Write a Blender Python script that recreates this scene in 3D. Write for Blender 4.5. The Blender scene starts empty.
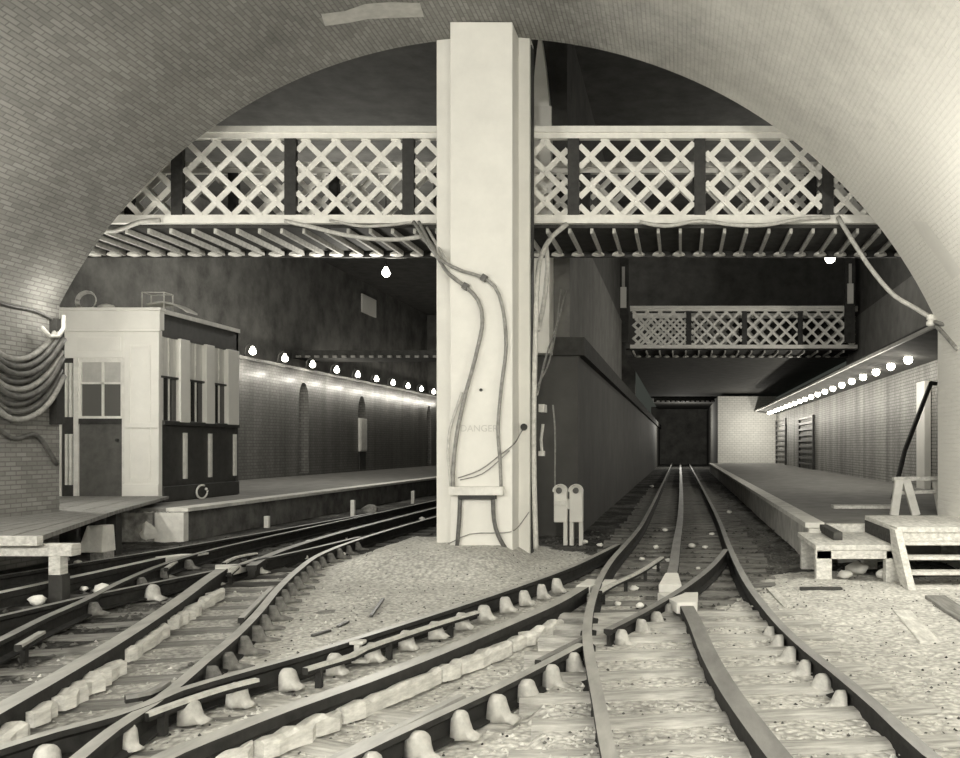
import bpy, bmesh, math, random
from mathutils import Vector, noise
random.seed(7)
SC = bpy.context.scene
COL = SC.collection
F, VX, VY, CZ = 900.0, 680.0, 447.0, 1.39          # lens (px), vanishing point of the tracks, camera height above the rails

def at(px, py, Y):                                  # point at depth Y
    return Vector(((px-VX)*Y/F, Y, CZ-(py-VY)*Y/F))
def gp(px, py, z=0.0):                              # point on a level plane
    Y = (CZ-z)*F/(py-VY)
    return Vector(((px-VX)*Y/F, Y, z))

# ---------------------------------------------------------------- materials
def new_mat(name):
    m = bpy.data.materials.new(name); m.use_nodes = True
    nt = m.node_tree; b = nt.nodes['Principled BSDF']
    return m, nt, b
TINT = (1.0, 0.985, 0.925)
def grey(v): return (v*TINT[0], v*TINT[1], v*TINT[2], 1)
def mat(name, v, rough=.7, var=.25, scale=6.0, bump=.0, metallic=0.0, spec=.3, detail=5, stretch=None, v2=None):
    m, nt, b = new_mat(name)
    tc = nt.nodes.new('ShaderNodeTexCoord'); n = nt.nodes.new('ShaderNodeTexNoise')
    n.inputs['Scale'].default_value = scale; n.inputs['Detail'].default_value = detail; n.inputs['Roughness'].default_value = .65
    src = tc.outputs['Object']
    if stretch:
        mp = nt.nodes.new('ShaderNodeMapping'); mp.inputs['Scale'].default_value = stretch
        nt.links.new(src, mp.inputs['Vector']); src = mp.outputs['Vector']
    nt.links.new(src, n.inputs['Vector'])
    r = nt.nodes.new('ShaderNodeValToRGB')
    lo = v*(1-var) if v2 is None else v; hi = v*(1+var) if v2 is None else v2
    r.color_ramp.elements[0].position = .32; r.color_ramp.elements[1].position = .68
    r.color_ramp.elements[0].color = grey(lo); r.color_ramp.elements[1].color = grey(min(hi, .9))
    nt.links.new(n.outputs['Fac'], r.inputs['Fac']); nt.links.new(r.outputs['Color'], b.inputs['Base Color'])
    b.inputs['Roughness'].default_value = rough; b.inputs['Metallic'].default_value = metallic
    b.inputs['Specular IOR Level'].default_value = spec
    if bump:
        bp = nt.nodes.new('ShaderNodeBump'); bp.inputs['Strength'].default_value = bump; bp.inputs['Distance'].default_value = .02
        nt.links.new(n.outputs['Fac'], bp.inputs['Height']); nt.links.new(bp.outputs['Normal'], b.inputs['Normal'])
    return m
def brick_mat(name, c1, c2, mortar, bw=.21, bh=.07, bump=.4, rough=.75, spec=.3, var=.35, vscale=.8, streak=False, msize=.012):
    m, nt, b = new_mat(name)
    tc = nt.nodes.new('ShaderNodeTexCoord'); br = nt.nodes.new('ShaderNodeTexBrick')
    br.inputs['Scale'].default_value = 1; br.inputs['Brick Width'].default_value = bw; br.inputs['Row Height'].default_value = bh
    br.inputs['Mortar Size'].default_value = msize; br.inputs['Mortar Smooth'].default_value = .3
    br.inputs['Color1'].default_value = grey(c1); br.inputs['Color2'].default_value = grey(c2); br.inputs['Mortar'].default_value = grey(mortar)
    nt.links.new(tc.outputs['UV'], br.inputs['Vector'])
    n = nt.nodes.new('ShaderNodeTexNoise'); n.inputs['Scale'].default_value = vscale; n.inputs['Detail'].default_value = 8; n.inputs['Roughness'].default_value = .7
    src = tc.outputs['Object']
    if streak:
        mp = nt.nodes.new('ShaderNodeMapping'); mp.inputs['Scale'].default_value = (1.5, 1.5, .12)
        nt.links.new(src, mp.inputs['Vector']); src = mp.outputs['Vector']
    nt.links.new(src, n.inputs['Vector'])
    r = nt.nodes.new('ShaderNodeValToRGB'); r.color_ramp.elements[0].position = .3; r.color_ramp.elements[1].position = .7
    r.color_ramp.elements[0].color = (1-var,)*3+(1,); r.color_ramp.elements[1].color = (1,)*4
    nt.links.new(n.outputs['Fac'], r.inputs['Fac'])
    mx = nt.nodes.new('ShaderNodeMixRGB'); mx.blend_type = 'MULTIPLY'; mx.inputs[0].default_value = 1
    nt.links.new(br.outputs['Color'], mx.inputs[1]); nt.links.new(r.outputs['Color'], mx.inputs[2])
    nt.links.new(mx.outputs[0], b.inputs['Base Color'])
    bp = nt.nodes.new('ShaderNodeBump'); bp.inputs['Strength'].default_value = bump; bp.inputs['Distance'].default_value = .015; bp.invert = True
    nt.links.new(br.outputs['Fac'], bp.inputs['Height'])
    n2 = nt.nodes.new('ShaderNodeTexNoise'); n2.inputs['Scale'].default_value = 9; n2.inputs['Detail'].default_value = 4
    nt.links.new(tc.outputs['Object'], n2.inputs['Vector'])
    bp2 = nt.nodes.new('ShaderNodeBump'); bp2.inputs['Strength'].default_value = bump*.6; bp2.inputs['Distance'].default_value = .03
    nt.links.new(n2.outputs['Fac'], bp2.inputs['Height']); nt.links.new(bp.outputs['Normal'], bp2.inputs['Normal'])
    nt.links.new(bp2.outputs['Normal'], b.inputs['Normal'])
    b.inputs['Roughness'].default_value = rough; b.inputs['Specular IOR Level'].default_value = spec
    return m
def emit_mat(name, strength, col=(1, .95, .82)):
    m, nt, b = new_mat(name)
    b.inputs['Base Color'].default_value = col+(1,); b.inputs['Emission Color'].default_value = col+(1,)
    b.inputs['Emission Strength'].default_value = strength
    return m
def glass_mat(name, v, rough=.12):
    m, nt, b = new_mat(name)
    b.inputs['Base Color'].default_value = grey(v); b.inputs['Roughness'].default_value = rough
    b.inputs['Specular IOR Level'].default_value = .6
    tc = nt.nodes.new('ShaderNodeTexCoord'); n = nt.nodes.new('ShaderNodeTexNoise'); n.inputs['Scale'].default_value = 2.2
    bp = nt.nodes.new('ShaderNodeBump'); bp.inputs['Strength'].default_value = .12
    nt.links.new(tc.outputs['Object'], n.inputs['Vector']); nt.links.new(n.outputs['Fac'], bp.inputs['Height']); nt.links.new(bp.outputs['Normal'], b.inputs['Normal'])
    return m
def ground_mat(name):
    m, nt, b = new_mat(name)
    tc = nt.nodes.new('ShaderNodeTexCoord')
    def nz(scale, detail=6, rough=.7):
        n = nt.nodes.new('ShaderNodeTexNoise'); n.inputs['Scale'].default_value = scale; n.inputs['Detail'].default_value = detail
        n.inputs['Roughness'].default_value = rough; nt.links.new(tc.outputs['Object'], n.inputs['Vector']); return n
    a = nt.nodes.new('ShaderNodeAttribute'); a.attribute_name = 'pale_gravel'
    v = nt.nodes.new('ShaderNodeTexVoronoi'); v.inputs['Scale'].default_value = 22; nt.links.new(tc.outputs['Object'], v.inputs['Vector'])
    big, mid = nz(1.1), nz(13, 8, .8)
    def ramp(src, lo, hi, p0=.3, p1=.7):
        r = nt.nodes.new('ShaderNodeValToRGB'); r.color_ramp.elements[0].position = p0; r.color_ramp.elements[1].position = p1
        r.color_ramp.elements[0].color = lo; r.color_ramp.elements[1].color = hi; nt.links.new(src, r.inputs['Fac']); return r
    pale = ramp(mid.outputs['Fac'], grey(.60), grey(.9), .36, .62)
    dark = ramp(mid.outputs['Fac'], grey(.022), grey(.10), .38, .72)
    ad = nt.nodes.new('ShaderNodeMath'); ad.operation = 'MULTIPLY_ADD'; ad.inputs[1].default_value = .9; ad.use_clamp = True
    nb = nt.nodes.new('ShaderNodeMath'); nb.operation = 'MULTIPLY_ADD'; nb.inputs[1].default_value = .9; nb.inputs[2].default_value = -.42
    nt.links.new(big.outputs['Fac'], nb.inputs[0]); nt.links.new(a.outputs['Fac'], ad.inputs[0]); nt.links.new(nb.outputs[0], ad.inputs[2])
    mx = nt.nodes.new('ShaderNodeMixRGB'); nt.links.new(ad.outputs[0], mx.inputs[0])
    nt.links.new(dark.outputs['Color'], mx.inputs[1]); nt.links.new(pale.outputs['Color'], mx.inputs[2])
    st = ramp(v.outputs['Distance'], (1, 1, 1, 1), (.62, .62, .62, 1), .2, .75)
    mm = nt.nodes.new('ShaderNodeMixRGB'); mm.blend_type = 'MULTIPLY'; mm.inputs[0].default_value = 1
    nt.links.new(mx.outputs[0], mm.inputs[1]); nt.links.new(st.outputs['Color'], mm.inputs[2])
    nt.links.new(mm.outputs[0], b.inputs['Base Color'])
    bp = nt.nodes.new('ShaderNodeBump'); bp.inputs['Strength'].default_value = .7; bp.inputs['Distance'].default_value = .02; bp.invert = True
    nt.links.new(v.outputs['Distance'], bp.inputs['Height']); nt.links.new(bp.outputs['Normal'], b.inputs['Normal'])
    b.inputs['Roughness'].default_value = .95; b.inputs['Specular IOR Level'].default_value = .1
    return m

M = {}
M['vault'] = brick_mat('vault_brick', .34, .25, .20, bw=.19, bh=.06, bump=.7, var=.35, vscale=.6, msize=.008)
M['patch'] = mat('new_plaster', .46, .85, .12, 9, .2)
M['dark'] = mat('dark_concrete', .07, .9, .3, 2.0, .1)
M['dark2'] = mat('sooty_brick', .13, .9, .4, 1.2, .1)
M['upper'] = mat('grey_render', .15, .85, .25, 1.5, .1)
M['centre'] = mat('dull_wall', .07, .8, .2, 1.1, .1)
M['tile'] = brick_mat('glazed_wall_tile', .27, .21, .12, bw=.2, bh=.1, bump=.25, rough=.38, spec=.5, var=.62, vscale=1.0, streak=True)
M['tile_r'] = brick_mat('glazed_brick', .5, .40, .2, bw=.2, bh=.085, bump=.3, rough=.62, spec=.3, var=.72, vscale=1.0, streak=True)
M['tile_e'] = brick_mat('pale_end_brick', .78, .72, .5, bw=.3, bh=.14, bump=.3, var=.15)
M['plaster'] = mat('white_plaster', .72, .7, .1, 3, .05)
M['sliver'] = mat('sliver_white', .86, .7, .04, 3)
M['white'] = mat('white_paint', .76, .55, .05, 2.2, .03)
M['white2'] = mat('worn_white_paint', .70, .6, .14, 5, .08)
M['lattice'] = mat('lattice_paint', .84, .6, .08, 8, .05)
M['iron'] = mat('dark_iron', .035, .6, .35, 9, .1, spec=.4)
M['rust'] = mat('rail_side', .022, .8, .4, 12, .15, spec=.25)
M['steel'] = mat('worn_rail_top', .36, .45, .25, 8, .03, spec=.5, stretch=(1, .25, 1))
M['steel_d'] = mat('dull_rail_top', .2, .5, .3, 8, .03, spec=.5, stretch=(1, .25, 1))
M['cast'] = mat('dusty_casting', .46, .8, .25, 14, .15)
M['cast_d'] = mat('grimy_casting', .16, .75, .5, 14, .15)
M['ramp'] = mat('pale_ramp', .66, .7, .08, 6, .05)
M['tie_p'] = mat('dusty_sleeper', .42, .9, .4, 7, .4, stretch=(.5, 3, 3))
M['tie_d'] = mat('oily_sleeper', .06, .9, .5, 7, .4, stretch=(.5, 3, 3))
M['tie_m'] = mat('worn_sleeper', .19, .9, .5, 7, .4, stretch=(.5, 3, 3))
M['board'] = mat('pale_timber', .60, .8, .28, 9, .3, stretch=(2, .6, 3))
M['deck'] = mat('grey_deck_timber', .21, .85, .35, 4, .25, stretch=(6, .7, 1))
M['deckd'] = mat('dark_deck', .05, .9, .3, 5)
M['slab'] = mat('platform_top', .19, .85, .22, 2.5, .1)
M['slab_edge'] = mat('platform_edge', .62, .8, .2, 4, .15)
M['slab_face'] = mat('platform_face', .13, .85, .45, 3, .2)
M['pface_r'] = mat('platform_face_pale', .42, .85, .3, 3, .2)
M['stone'] = mat('rough_stone', .30, .9, .6, 6, .6)
M['white_stone'] = mat('whitewashed_stone', .74, .85, .12, 7, .3)
M['cable_p'] = mat('pale_cable', .52, .6, .2, 14, .05)
M['cable_m'] = mat('grey_cable', .27, .6, .3, 14, .05)
M['cable_d'] = mat('dark_cable', .10, .5, .4, 14, .1, spec=.5)
M['wood_d'] = mat('dark_booth_paint', .045, .5, .3, 6, .05, spec=.45)
M['door_d'] = mat('grey_door_panel', .10, .6, .25, 5, .05)
M['frost'] = mat('blind_cloth', .44, .7, .15, 3)
M['pale_blind'] = mat('pale_blind', .66, .75, .2, 5, 0, stretch=(1, 6, .2))
M['glass'] = glass_mat('dark_glass', .035)
M['glass2'] = glass_mat('grey_glass', .12, .2)
M['gravel_p'] = mat('pale_stones', .5, .9, .3, 1.7, 0)
M['gravel_d'] = mat('dark_stones', .09, .9, .8, 2.7, 0)
M['bulb'] = emit_mat('lit_bulb', 14)
M['letter'] = mat('faded_lettering', .58, .7, .1, 5)
M['ground'] = ground_mat('track_bed')

def paint_lit_side(m):  # paler to the right: brightness of the lit side put into the colour
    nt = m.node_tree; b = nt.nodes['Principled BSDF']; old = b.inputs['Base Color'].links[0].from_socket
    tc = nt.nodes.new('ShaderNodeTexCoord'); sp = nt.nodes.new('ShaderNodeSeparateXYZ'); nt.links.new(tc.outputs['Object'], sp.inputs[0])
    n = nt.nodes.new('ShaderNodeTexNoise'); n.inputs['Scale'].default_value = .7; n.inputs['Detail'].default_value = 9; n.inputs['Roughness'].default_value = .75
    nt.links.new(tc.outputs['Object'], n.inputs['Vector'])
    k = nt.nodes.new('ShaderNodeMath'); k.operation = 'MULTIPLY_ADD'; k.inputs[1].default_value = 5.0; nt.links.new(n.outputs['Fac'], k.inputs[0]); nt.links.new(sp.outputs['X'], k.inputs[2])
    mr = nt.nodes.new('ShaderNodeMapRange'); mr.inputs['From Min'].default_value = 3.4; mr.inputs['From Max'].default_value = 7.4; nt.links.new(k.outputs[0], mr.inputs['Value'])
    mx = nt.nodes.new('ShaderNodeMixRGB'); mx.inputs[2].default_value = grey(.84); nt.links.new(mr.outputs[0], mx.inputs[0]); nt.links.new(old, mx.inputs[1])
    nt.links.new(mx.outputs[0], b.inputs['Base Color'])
paint_lit_side(M['vault'])
# ---------------------------------------------------------------- mesh builder
class MB:
    def __init__(s): s.v = []; s.f = []; s.m = []; s.uv = {}
    def add(s, vs, fs, m=0):
        o = len(s.v); s.v += [Vector(v) for v in vs]
        for f in fs: s.f.append([i+o for i in f]); s.m.append(m)
        return s
    def box(s, x0, x1, y0, y1, z0, z1, m=0):
        vs = [(x, y, z) for z in (z0, z1) for y in (y0, y1) for x in (x0, x1)]
        return s.add(vs, [(0, 2, 3, 1), (4, 5, 7, 6), (0, 1, 5, 4), (2, 6, 7, 3), (0, 4, 6, 2), (1, 3, 7, 5)], m)
    def obox(s, c, ax, ay, az, hx, hy, hz, m=0):
        c = Vector(c); ax = Vector(ax).normalized()*hx; ay = Vector(ay).normalized()*hy; az = Vector(az).normalized()*hz
        vs = [c+ax*i+ay*j+az*k for k in (-1, 1) for j in (-1, 1) for i in (-1, 1)]
        return s.add(vs, [(0, 2, 3, 1), (4, 5, 7, 6), (0, 1, 5, 4), (2, 6, 7, 3), (0, 4, 6, 2), (1, 3, 7, 5)], m)
    def bar(s, a, b, w, h, up=(0, 0, 1), m=0):
        a = Vector(a); b = Vector(b); d = (b-a).normalized(); up = Vector(up)
        sx = d.cross(up)
        if sx.length < 1e-4: sx = d.cross(Vector((1, 0, 0)))
        sx.normalize(); uz = sx.cross(d)
        return s.obox((a+b)/2, d, sx, uz, (b-a).length/2, w/2, h/2, m)
    def prism(s, poly, z0, z1, m=0, mtop=None):         # polygon in XY extruded in z
        n = len(poly)
        vs = [(p[0], p[1], z0) for p in poly]+[(p[0], p[1], z1) for p in poly]
        s.add(vs, [tuple(range(n))[::-1]]+[(i, (i+1) % n, (i+1) % n+n, i+n) for i in range(n)], m)
        s.f.append([len(s.v)-n+i for i in range(n)]); s.m.append(m if mtop is None else mtop)
        return s
    def sweep(s, path, prof, mats=None, caps=True):      # profile (n,z) along a path, level
        n = len(prof); o = len(s.v)
        P = [Vector(p) for p in path]
        for i, p in enumerate(P):
            t = (P[min(i+1, len(P)-1)]-P[max(i-1, 0)]); t.z = 0; t.normalize()
            nn = Vector((t.y, -t.x, 0))
            for (a, z) in prof: s.v.append(p+nn*a+Vector((0, 0, z)))
        for i in range(len(P)-1):
            for k in range(n):
                k2 = (k+1) % n
                s.f.append([o+i*n+k, o+i*n+k2, o+(i+1)*n+k2, o+(i+1)*n+k]); s.m.append(mats[k] if mats else 0)
        if caps:
            s.f.append([o+k for k in range(n)][::-1]); s.m.append(0)
            s.f.append([o+(len(P)-1)*n+k for k in range(n)]); s.m.append(0)
        return s
    def tube(s, path, r, n=8, m=0):
        P = [Vector(p) for p in path]; o = len(s.v); up = Vector((.13, .21, .97))
        for i, p in enumerate(P):
            t = (P[min(i+1, len(P)-1)]-P[max(i-1, 0)]).normalized()
            a = t.cross(up)
            if a.length < .05: a = t.cross(Vector((1, 0, 0)))
            a.normalize(); b = a.cross(t)
            rr = r[i] if isinstance(r, (list, tuple)) else r
            for k in range(n):
                q = 2*math.pi*k/n; s.v.append(p+a*math.cos(q)*rr+b*math.sin(q)*rr)
        for i in range(len(P)-1):
            for k in range(n):
                k2 = (k+1) % n
                s.f.append([o+i*n+k, o+(i+1)*n+k, o+(i+1)*n+k2, o+i*n+k2]); s.m.append(m)
        s.f.append([o+k for k in range(n)]); s.m.append(m); s.f.append([o+(len(P)-1)*n+k for k in range(n)][::-1]); s.m.append(m)
        return s
    def lathe(s, c, prof, n=16, m=0, axis='z'):
        c = Vector(c); o = len(s.v)
        for (r, h) in prof:
            for k in range(n):
                q = 2*math.pi*k/n
                d = Vector((math.cos(q)*r, math.sin(q)*r, h))
                if axis == 'y': d = Vector((d.x, d.z, d.y))
                if axis == 'x': d = Vector((d.z, d.x, d.y))
                s.v.append(c+d)
        for i in range(len(prof)-1):
            for k in range(n):
                k2 = (k+1) % n; s.f.append([o+i*n+k, o+i*n+k2, o+(i+1)*n+k2, o+(i+1)*n+k]); s.m.append(m)
        s.f.append([o+k for k in range(n)][::-1]); s.m.append(m); s.f.append([o+(len(prof)-1)*n+k for k in range(n)]); s.m.append(m)
        return s
    def build(s, name, mats, parent=None, origin=None, bevel=0, smooth=False, fix=True):
        if not isinstance(mats, (list, tuple)): mats = [mats]
        if origin is None:
            xs = [v.x for v in s.v]; ys = [v.y for v in s.v]; zs = [v.z for v in s.v]
            origin = Vector(((min(xs)+max(xs))/2, (min(ys)+max(ys))/2, min(zs)))
        origin = Vector(origin)
        me = bpy.data.meshes.new(name)
        me.from_pydata([v-origin for v in s.v], [], s.f)
        for mm in mats: me.materials.append(mm)
        me.polygons.foreach_set('material_index', s.m)
        if fix:
            bm = bmesh.new(); bm.from_mesh(me); bmesh.ops.recalc_face_normals(bm, faces=bm.faces); bm.to_mesh(me); bm.free()
        uvl = me.uv_layers.new(name='UVMap')
        if s.uv:
            for lp in me.loops: uvl.data[lp.index].uv = s.uv[lp.vertex_index]
        else:
            for p in me.polygons:
                nx, ny, nz = (abs(c) for c in p.normal)
                for li in p.loop_indices:
                    w = me.vertices[me.loops[li].vertex_index].co+origin
                    uvl.data[li].uv = (w.y, w.z) if nx >= ny and nx >= nz else ((w.x, w.z) if ny >= nz else (w.x, w.y))
        if smooth:
            me.polygons.foreach_set('use_smooth', [True]*len(me.polygons))
        me.update()
        ob = bpy.data.objects.new(name, me); COL.objects.link(ob)
        if parent is not None:
            ob.parent = parent; ob.location = origin-wloc(parent)
        else: ob.location = origin
        if bevel:
            md = ob.modifiers.new('bevel', 'BEVEL'); md.width = bevel; md.segments = 2; md.limit_method = 'ANGLE'
        return ob
def wloc(o):
    w = Vector(o.location)
    while o.parent: o = o.parent; w += Vector(o.location)
    return w
def tag(o, label, cat, group=None, kind=None):
    if label: o['label'] = label
    if cat: o['category'] = cat
    if group: o['group'] = group
    if kind: o['kind'] = kind
    return o
def thing(name, loc, label, cat, group=None):
    o = bpy.data.objects.new(name, None); COL.objects.link(o); o.location = Vector(loc); o.empty_display_size = .1
    return tag(o, label, cat, group)
def struct(o, label=None): o['kind'] = 'structure'; o['label'] = label or o.name.replace('_', ' '); return o
def copy_tree(o, parent=None):
    c = o.copy(); COL.objects.link(c); c.parent = parent
    for ch in list(o.children): copy_tree(ch, c)
    return c
def spline(pts, step=.25):
    P = [Vector(p) for p in pts]; out = []
    for i in range(len(P)-1):
        p0 = P[i-1] if i else P[0]*2-P[1]; p1, p2 = P[i], P[i+1]; p3 = P[i+2] if i+2 < len(P) else P[-1]*2-P[-2]
        n = max(2, int((p2-p1).length/step))
        d01 = max((p1-p0).length, 1e-4)**.5; d12 = max((p2-p1).length, 1e-4)**.5; d23 = max((p3-p2).length, 1e-4)**.5
        m1 = (p2-p1)-( (p2-p0)/(d01+d12) - (p1-p0)/d01 )*-d12 if False else ((p1-p0)/d01-(p2-p0)/(d01+d12)+(p2-p1)/d12)*d12
        m2 = ((p2-p1)/d12-(p3-p1)/(d12+d23)+(p3-p2)/d23)*d12
        for k in range(n):
            t = k/n
            out.append(p1*(2*t**3-3*t**2+1)+m1*(t**3-2*t**2+t)+p2*(-2*t**3+3*t**2)+m2*(t**3-t**2))
    out.append(P[-1]); return out
def resample(path, step, start=0.0):
    out = []; acc = 0; nxt = start
    for a, b in zip(path, path[1:]):
        L = (b-a).length
        while acc+L >= nxt:
            t = (nxt-acc)/L if L else 0
            out.append((a.lerp(b, t), (b-a).normalized())); nxt += step
        acc += L
    return out

# ---------------------------------------------------------------- setting: near tunnel
AX, AZ, AR = -2.583, .307, 6.764; YE = 12.5; XL, XR = -8.62, 3.58
def arch_profile(r, xl, xr, zb, n=72):
    pts = [(xl, zb)]
    a0 = math.acos((xl-AX)/r); a1 = math.acos((xr-AX)/r)
    for i in range(n+1):
        a = a0+(a1-a0)*i/n
        pts.append((AX+math.cos(a)*r, AZ+math.sin(a)*r))
    pts.append((xr, zb)); return pts
prof = arch_profile(AR, XL, XR, -.3); outer = arch_profile(AR+.6, XL-.6, XR+.6, -.3)
mb = MB(); ys = [-9+i*(YE+9)/20 for i in range(21)]
def arc_u(pr):
    u = [0]
    for a, b in zip(pr, pr[1:]): u.append(u[-1]+math.dist(a, b))
    return u
for pr in (prof, outer):
    u = arc_u(pr); o = len(mb.v); n = len(pr)
    for j, y in enumerate(ys):
        for k, (x, z) in enumerate(pr):
            mb.uv[len(mb.v)] = (y, u[k]); mb.v.append(Vector((x, y, z)))
    for j in range(20):
        for k in range(n-1): mb.f.append([o+j*n+k, o+j*n+k+1, o+(j+1)*n+k+1, o+(j+1)*n+k]); mb.m.append(0)
n = len(prof); o2 = 21*n
for k in range(n-1):
    mb.f.append([20*n+k, 20*n+k+1, o2+20*n+k+1, o2+20*n+k]); mb.m.append(0)
    mb.f.append([k, k+1, o2+k+1, o2+k]); mb.m.append(0)
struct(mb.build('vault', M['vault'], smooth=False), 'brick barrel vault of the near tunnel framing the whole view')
# head wall above the arch, on the station side
mb = MB(); oo = arch_profile(AR+.55, XL-.55, XR+.55, -.3)
for a, b in zip(oo, oo[1:]):
    if abs(a[0]-b[0]) < 1e-6: continue
    vs = [(a[0], 12.0, a[1]), (b[0], 12.0, b[1]), (b[0], 12.0, 9.2), (a[0], 12.0, 9.2), (a[0], 12.4, a[1]), (b[0], 12.4, b[1]), (b[0], 12.4, 9.2), (a[0], 12.4, 9.2)]
    mb.add(vs, [(0, 1, 2, 3), (7, 6, 5, 4), (0, 4, 5, 1)])
mb.box(-15.2, XL-.55, 12.0, 12.4, -.3, 9.2); mb.box(XR+.55, 7, 12.0, 12.4, -.3, 9.2)
struct(mb.build('wall_front', M['dark2']), 'head wall above the tunnel arch')
# plaster repairs on the vault
def vault_patch(name, pts_px, seed, m='patch'):
    # outline in (angle, y) on the vault
    mb = MB(); rr = AR-.006; vs = []
    for (px, py) in pts_px:
        # ray from the lens meets the vault cylinder
        dx, dz = (px-VX)/F, -(py-VY)/F
        A = dx*dx+dz*dz; B = -2*(dx*AX+dz*(AZ-CZ)); C_ = AX*AX+(AZ-CZ)**2-rr*rr
        Y = (-B+math.sqrt(B*B-4*A*C_))/(2*A); vs.append((dx*Y, Y, CZ+dz*Y))
    n = len(vs)//2
    mb.add(vs, [(i, i+1, n+i+1, n+i) for i in range(n-1)])
    return mb.build(name, M[m])
def px_strip(top, bot): return top+bot
struct(vault_patch('trim_1', px_strip([(321, 14), (345, 11), (365, 4), (390, 2), (420, 3)], [(325, 26), (348, 23), (368, 19), (392, 18), (424, 17)]), 1), 'pale plaster repair near the crown of the vault')
struct(vault_patch('trim_2', px_strip([(911, 221), (924, 240), (938, 258), (952, 280)], [(926, 222), (938, 238), (950, 254), (962, 272)]), 2, 'white'), 'pale plaster repair low on the right of the vault')

# ---------------------------------------------------------------- station shell
mb = MB().box(-15.2, 7, 12.4, 82, 9.0, 9.3); struct(mb.build('ceiling', M['dark']), 'dark high ceiling of the station')
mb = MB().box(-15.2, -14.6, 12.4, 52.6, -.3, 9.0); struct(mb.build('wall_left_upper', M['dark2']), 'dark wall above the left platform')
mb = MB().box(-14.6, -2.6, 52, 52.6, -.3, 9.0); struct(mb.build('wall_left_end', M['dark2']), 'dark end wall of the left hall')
# left platform wall with arched niches
def niche_wall(x0, x1, y0, y1, z0, z1, niches):
    mb = MB(); y = y0
    def block(a, b, za, zb): mb.box(x0, x1, a, b, za, zb)
    for (c, w, zb, zt) in niches:
        block(y, c-w/2, z0, z1)
        if zb > z0: block(c-w/2, c+w/2, z0, zb)
        mb.box(x0, x0+.12, c-w/2, c+w/2, zb, z1)
        n = 12; pts = []
        for i in range(n+1):
            t = -1+2*i/n; pts.append((c+t*w/2, zt-(w*.9)*(1-math.sqrt(max(0, 1-t*t)))*.9))
        for (ya, za), (yb, zb2) in zip(pts, pts[1:]):
            vs = [(x1, ya, za), (x1, yb, zb2), (x1, yb, z1), (x1, ya, z1), (x0+.1, ya, za), (x0+.1, yb, zb2), (x0+.1, yb, z1), (x0+.1, ya, z1)]
            mb.add(vs, [(0, 1, 2, 3), (0, 4, 5, 1), (3, 2, 6, 7)])
        y = c+w/2
    block(y, y1, z0, z1); return mb
mb = niche_wall(-14.2, -13.5, 16, 52, .3, 4.1, [(32.3, .85, .45, 3.7), (38.2, .9, .45, 3.55), (48.4, .9, .45, 3.6)])
mb.box(-14.2, -13.42, 16, 52, 4.1, 4.2)
struct(mb.build('wall_left', M['tile']), 'glazed tile wall with niches behind the left platform')
mb = MB().box(-14.6, -14.0, 16, 52, -.2, 4.1); struct(mb.build('wall_left_backing', M['dark2']), 'backing of the left wall')
# platforms
mb = MB()
mb.prism([(-14, 15.0), (-8.25, 15.0), (-8.05, 52), (-14, 52)], -.3, .31, 0)
mb.prism([(-14, 14.98), (-8.2, 14.98), (-8.0, 52), (-14, 52)], .31, .37, 1)
mb.prism([(-8.55, 14.97), (-8.18, 14.97), (-7.98, 52), (-8.35, 52)], .315, .374, 2)
struct(mb.build('platform_left', [M['slab_face'], M['slab'], M['slab_edge']]), 'low passenger platform on the left, under the row of lamps')
mb = MB()
mb.prism([(1.75, 12.2), (6.4, 12.6), (6.4, 57), (1.88, 57)], -.3, .30, 0)
mb.prism([(1.70, 12.15), (6.4, 12.55), (6.4, 57), (1.83, 57)], .30, .366, 1)
mb.prism([(1.69, 12.14), (1.95, 12.16), (2.05, 57), (1.82, 57)], .302, .37, 2)
struct(mb.build('platform_right', [M['pface_r'], M['slab'], M['slab_edge']]), 'low passenger platform on the right, beyond the wooden steps')
# right side
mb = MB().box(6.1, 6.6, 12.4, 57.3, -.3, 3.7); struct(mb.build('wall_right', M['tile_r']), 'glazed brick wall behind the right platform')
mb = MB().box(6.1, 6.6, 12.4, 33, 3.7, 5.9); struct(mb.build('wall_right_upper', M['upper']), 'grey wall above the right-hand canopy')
mb = MB().box(6.12, 6.6, 12.4, 33, 5.9, 9.0); struct(mb.build('wall_right_top', M['dark']), 'right wall coloured as unlit above the bridge level')  # upper part in a darker colour, standing in for shade
mb = MB()
mb.add([(4.75, 12.6, 3.62), (6.1, 12.6, 3.46), (6.1, 57, 3.46), (4.75, 57, 3.62), (4.75, 12.6, 3.74), (6.1, 12.6, 3.74), (6.1, 57, 3.74), (4.75, 57, 3.74)],
       [(0, 1, 2, 3), (7, 6, 5, 4), (0, 4, 5, 1), (1, 5, 6, 2), (2, 6, 7, 3), (3, 7, 4, 0)])
mb.box(4.69, 4.75, 12.6, 57, 3.60, 3.67, 1)
struct(mb.build('canopy', [M['dark'], M['white2']]), 'long canopy over the right platform carrying a row of lamps')
mb = MB().box(2.4, 6.1, 57, 57.4, .3, 4.6); struct(mb.build('wall_right_end', M['tile_e']), 'pale end wall closing the right platform')
mb = MB().box(2.4, 2.8, 57.4, 82, -.3, 4.6); struct(mb.build('wall_tunnel', M['dark']), 'right wall of the far tunnel')
mb = MB().box(-2.0, 6.6, 33, 33.5, 5.0, 9.0); mb.box(-2.0, 6.6, 33.5, 82, 4.8, 5.0)
struct(mb.build('ceiling_low', M['dark']), 'low dark ceiling beyond the second footbridge')
mb = MB().box(-2.6, 3, 81, 81.4, -.3, 5); struct(mb.build('wall_back', M['dark2']), 'dark far end of the tunnel')
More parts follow.
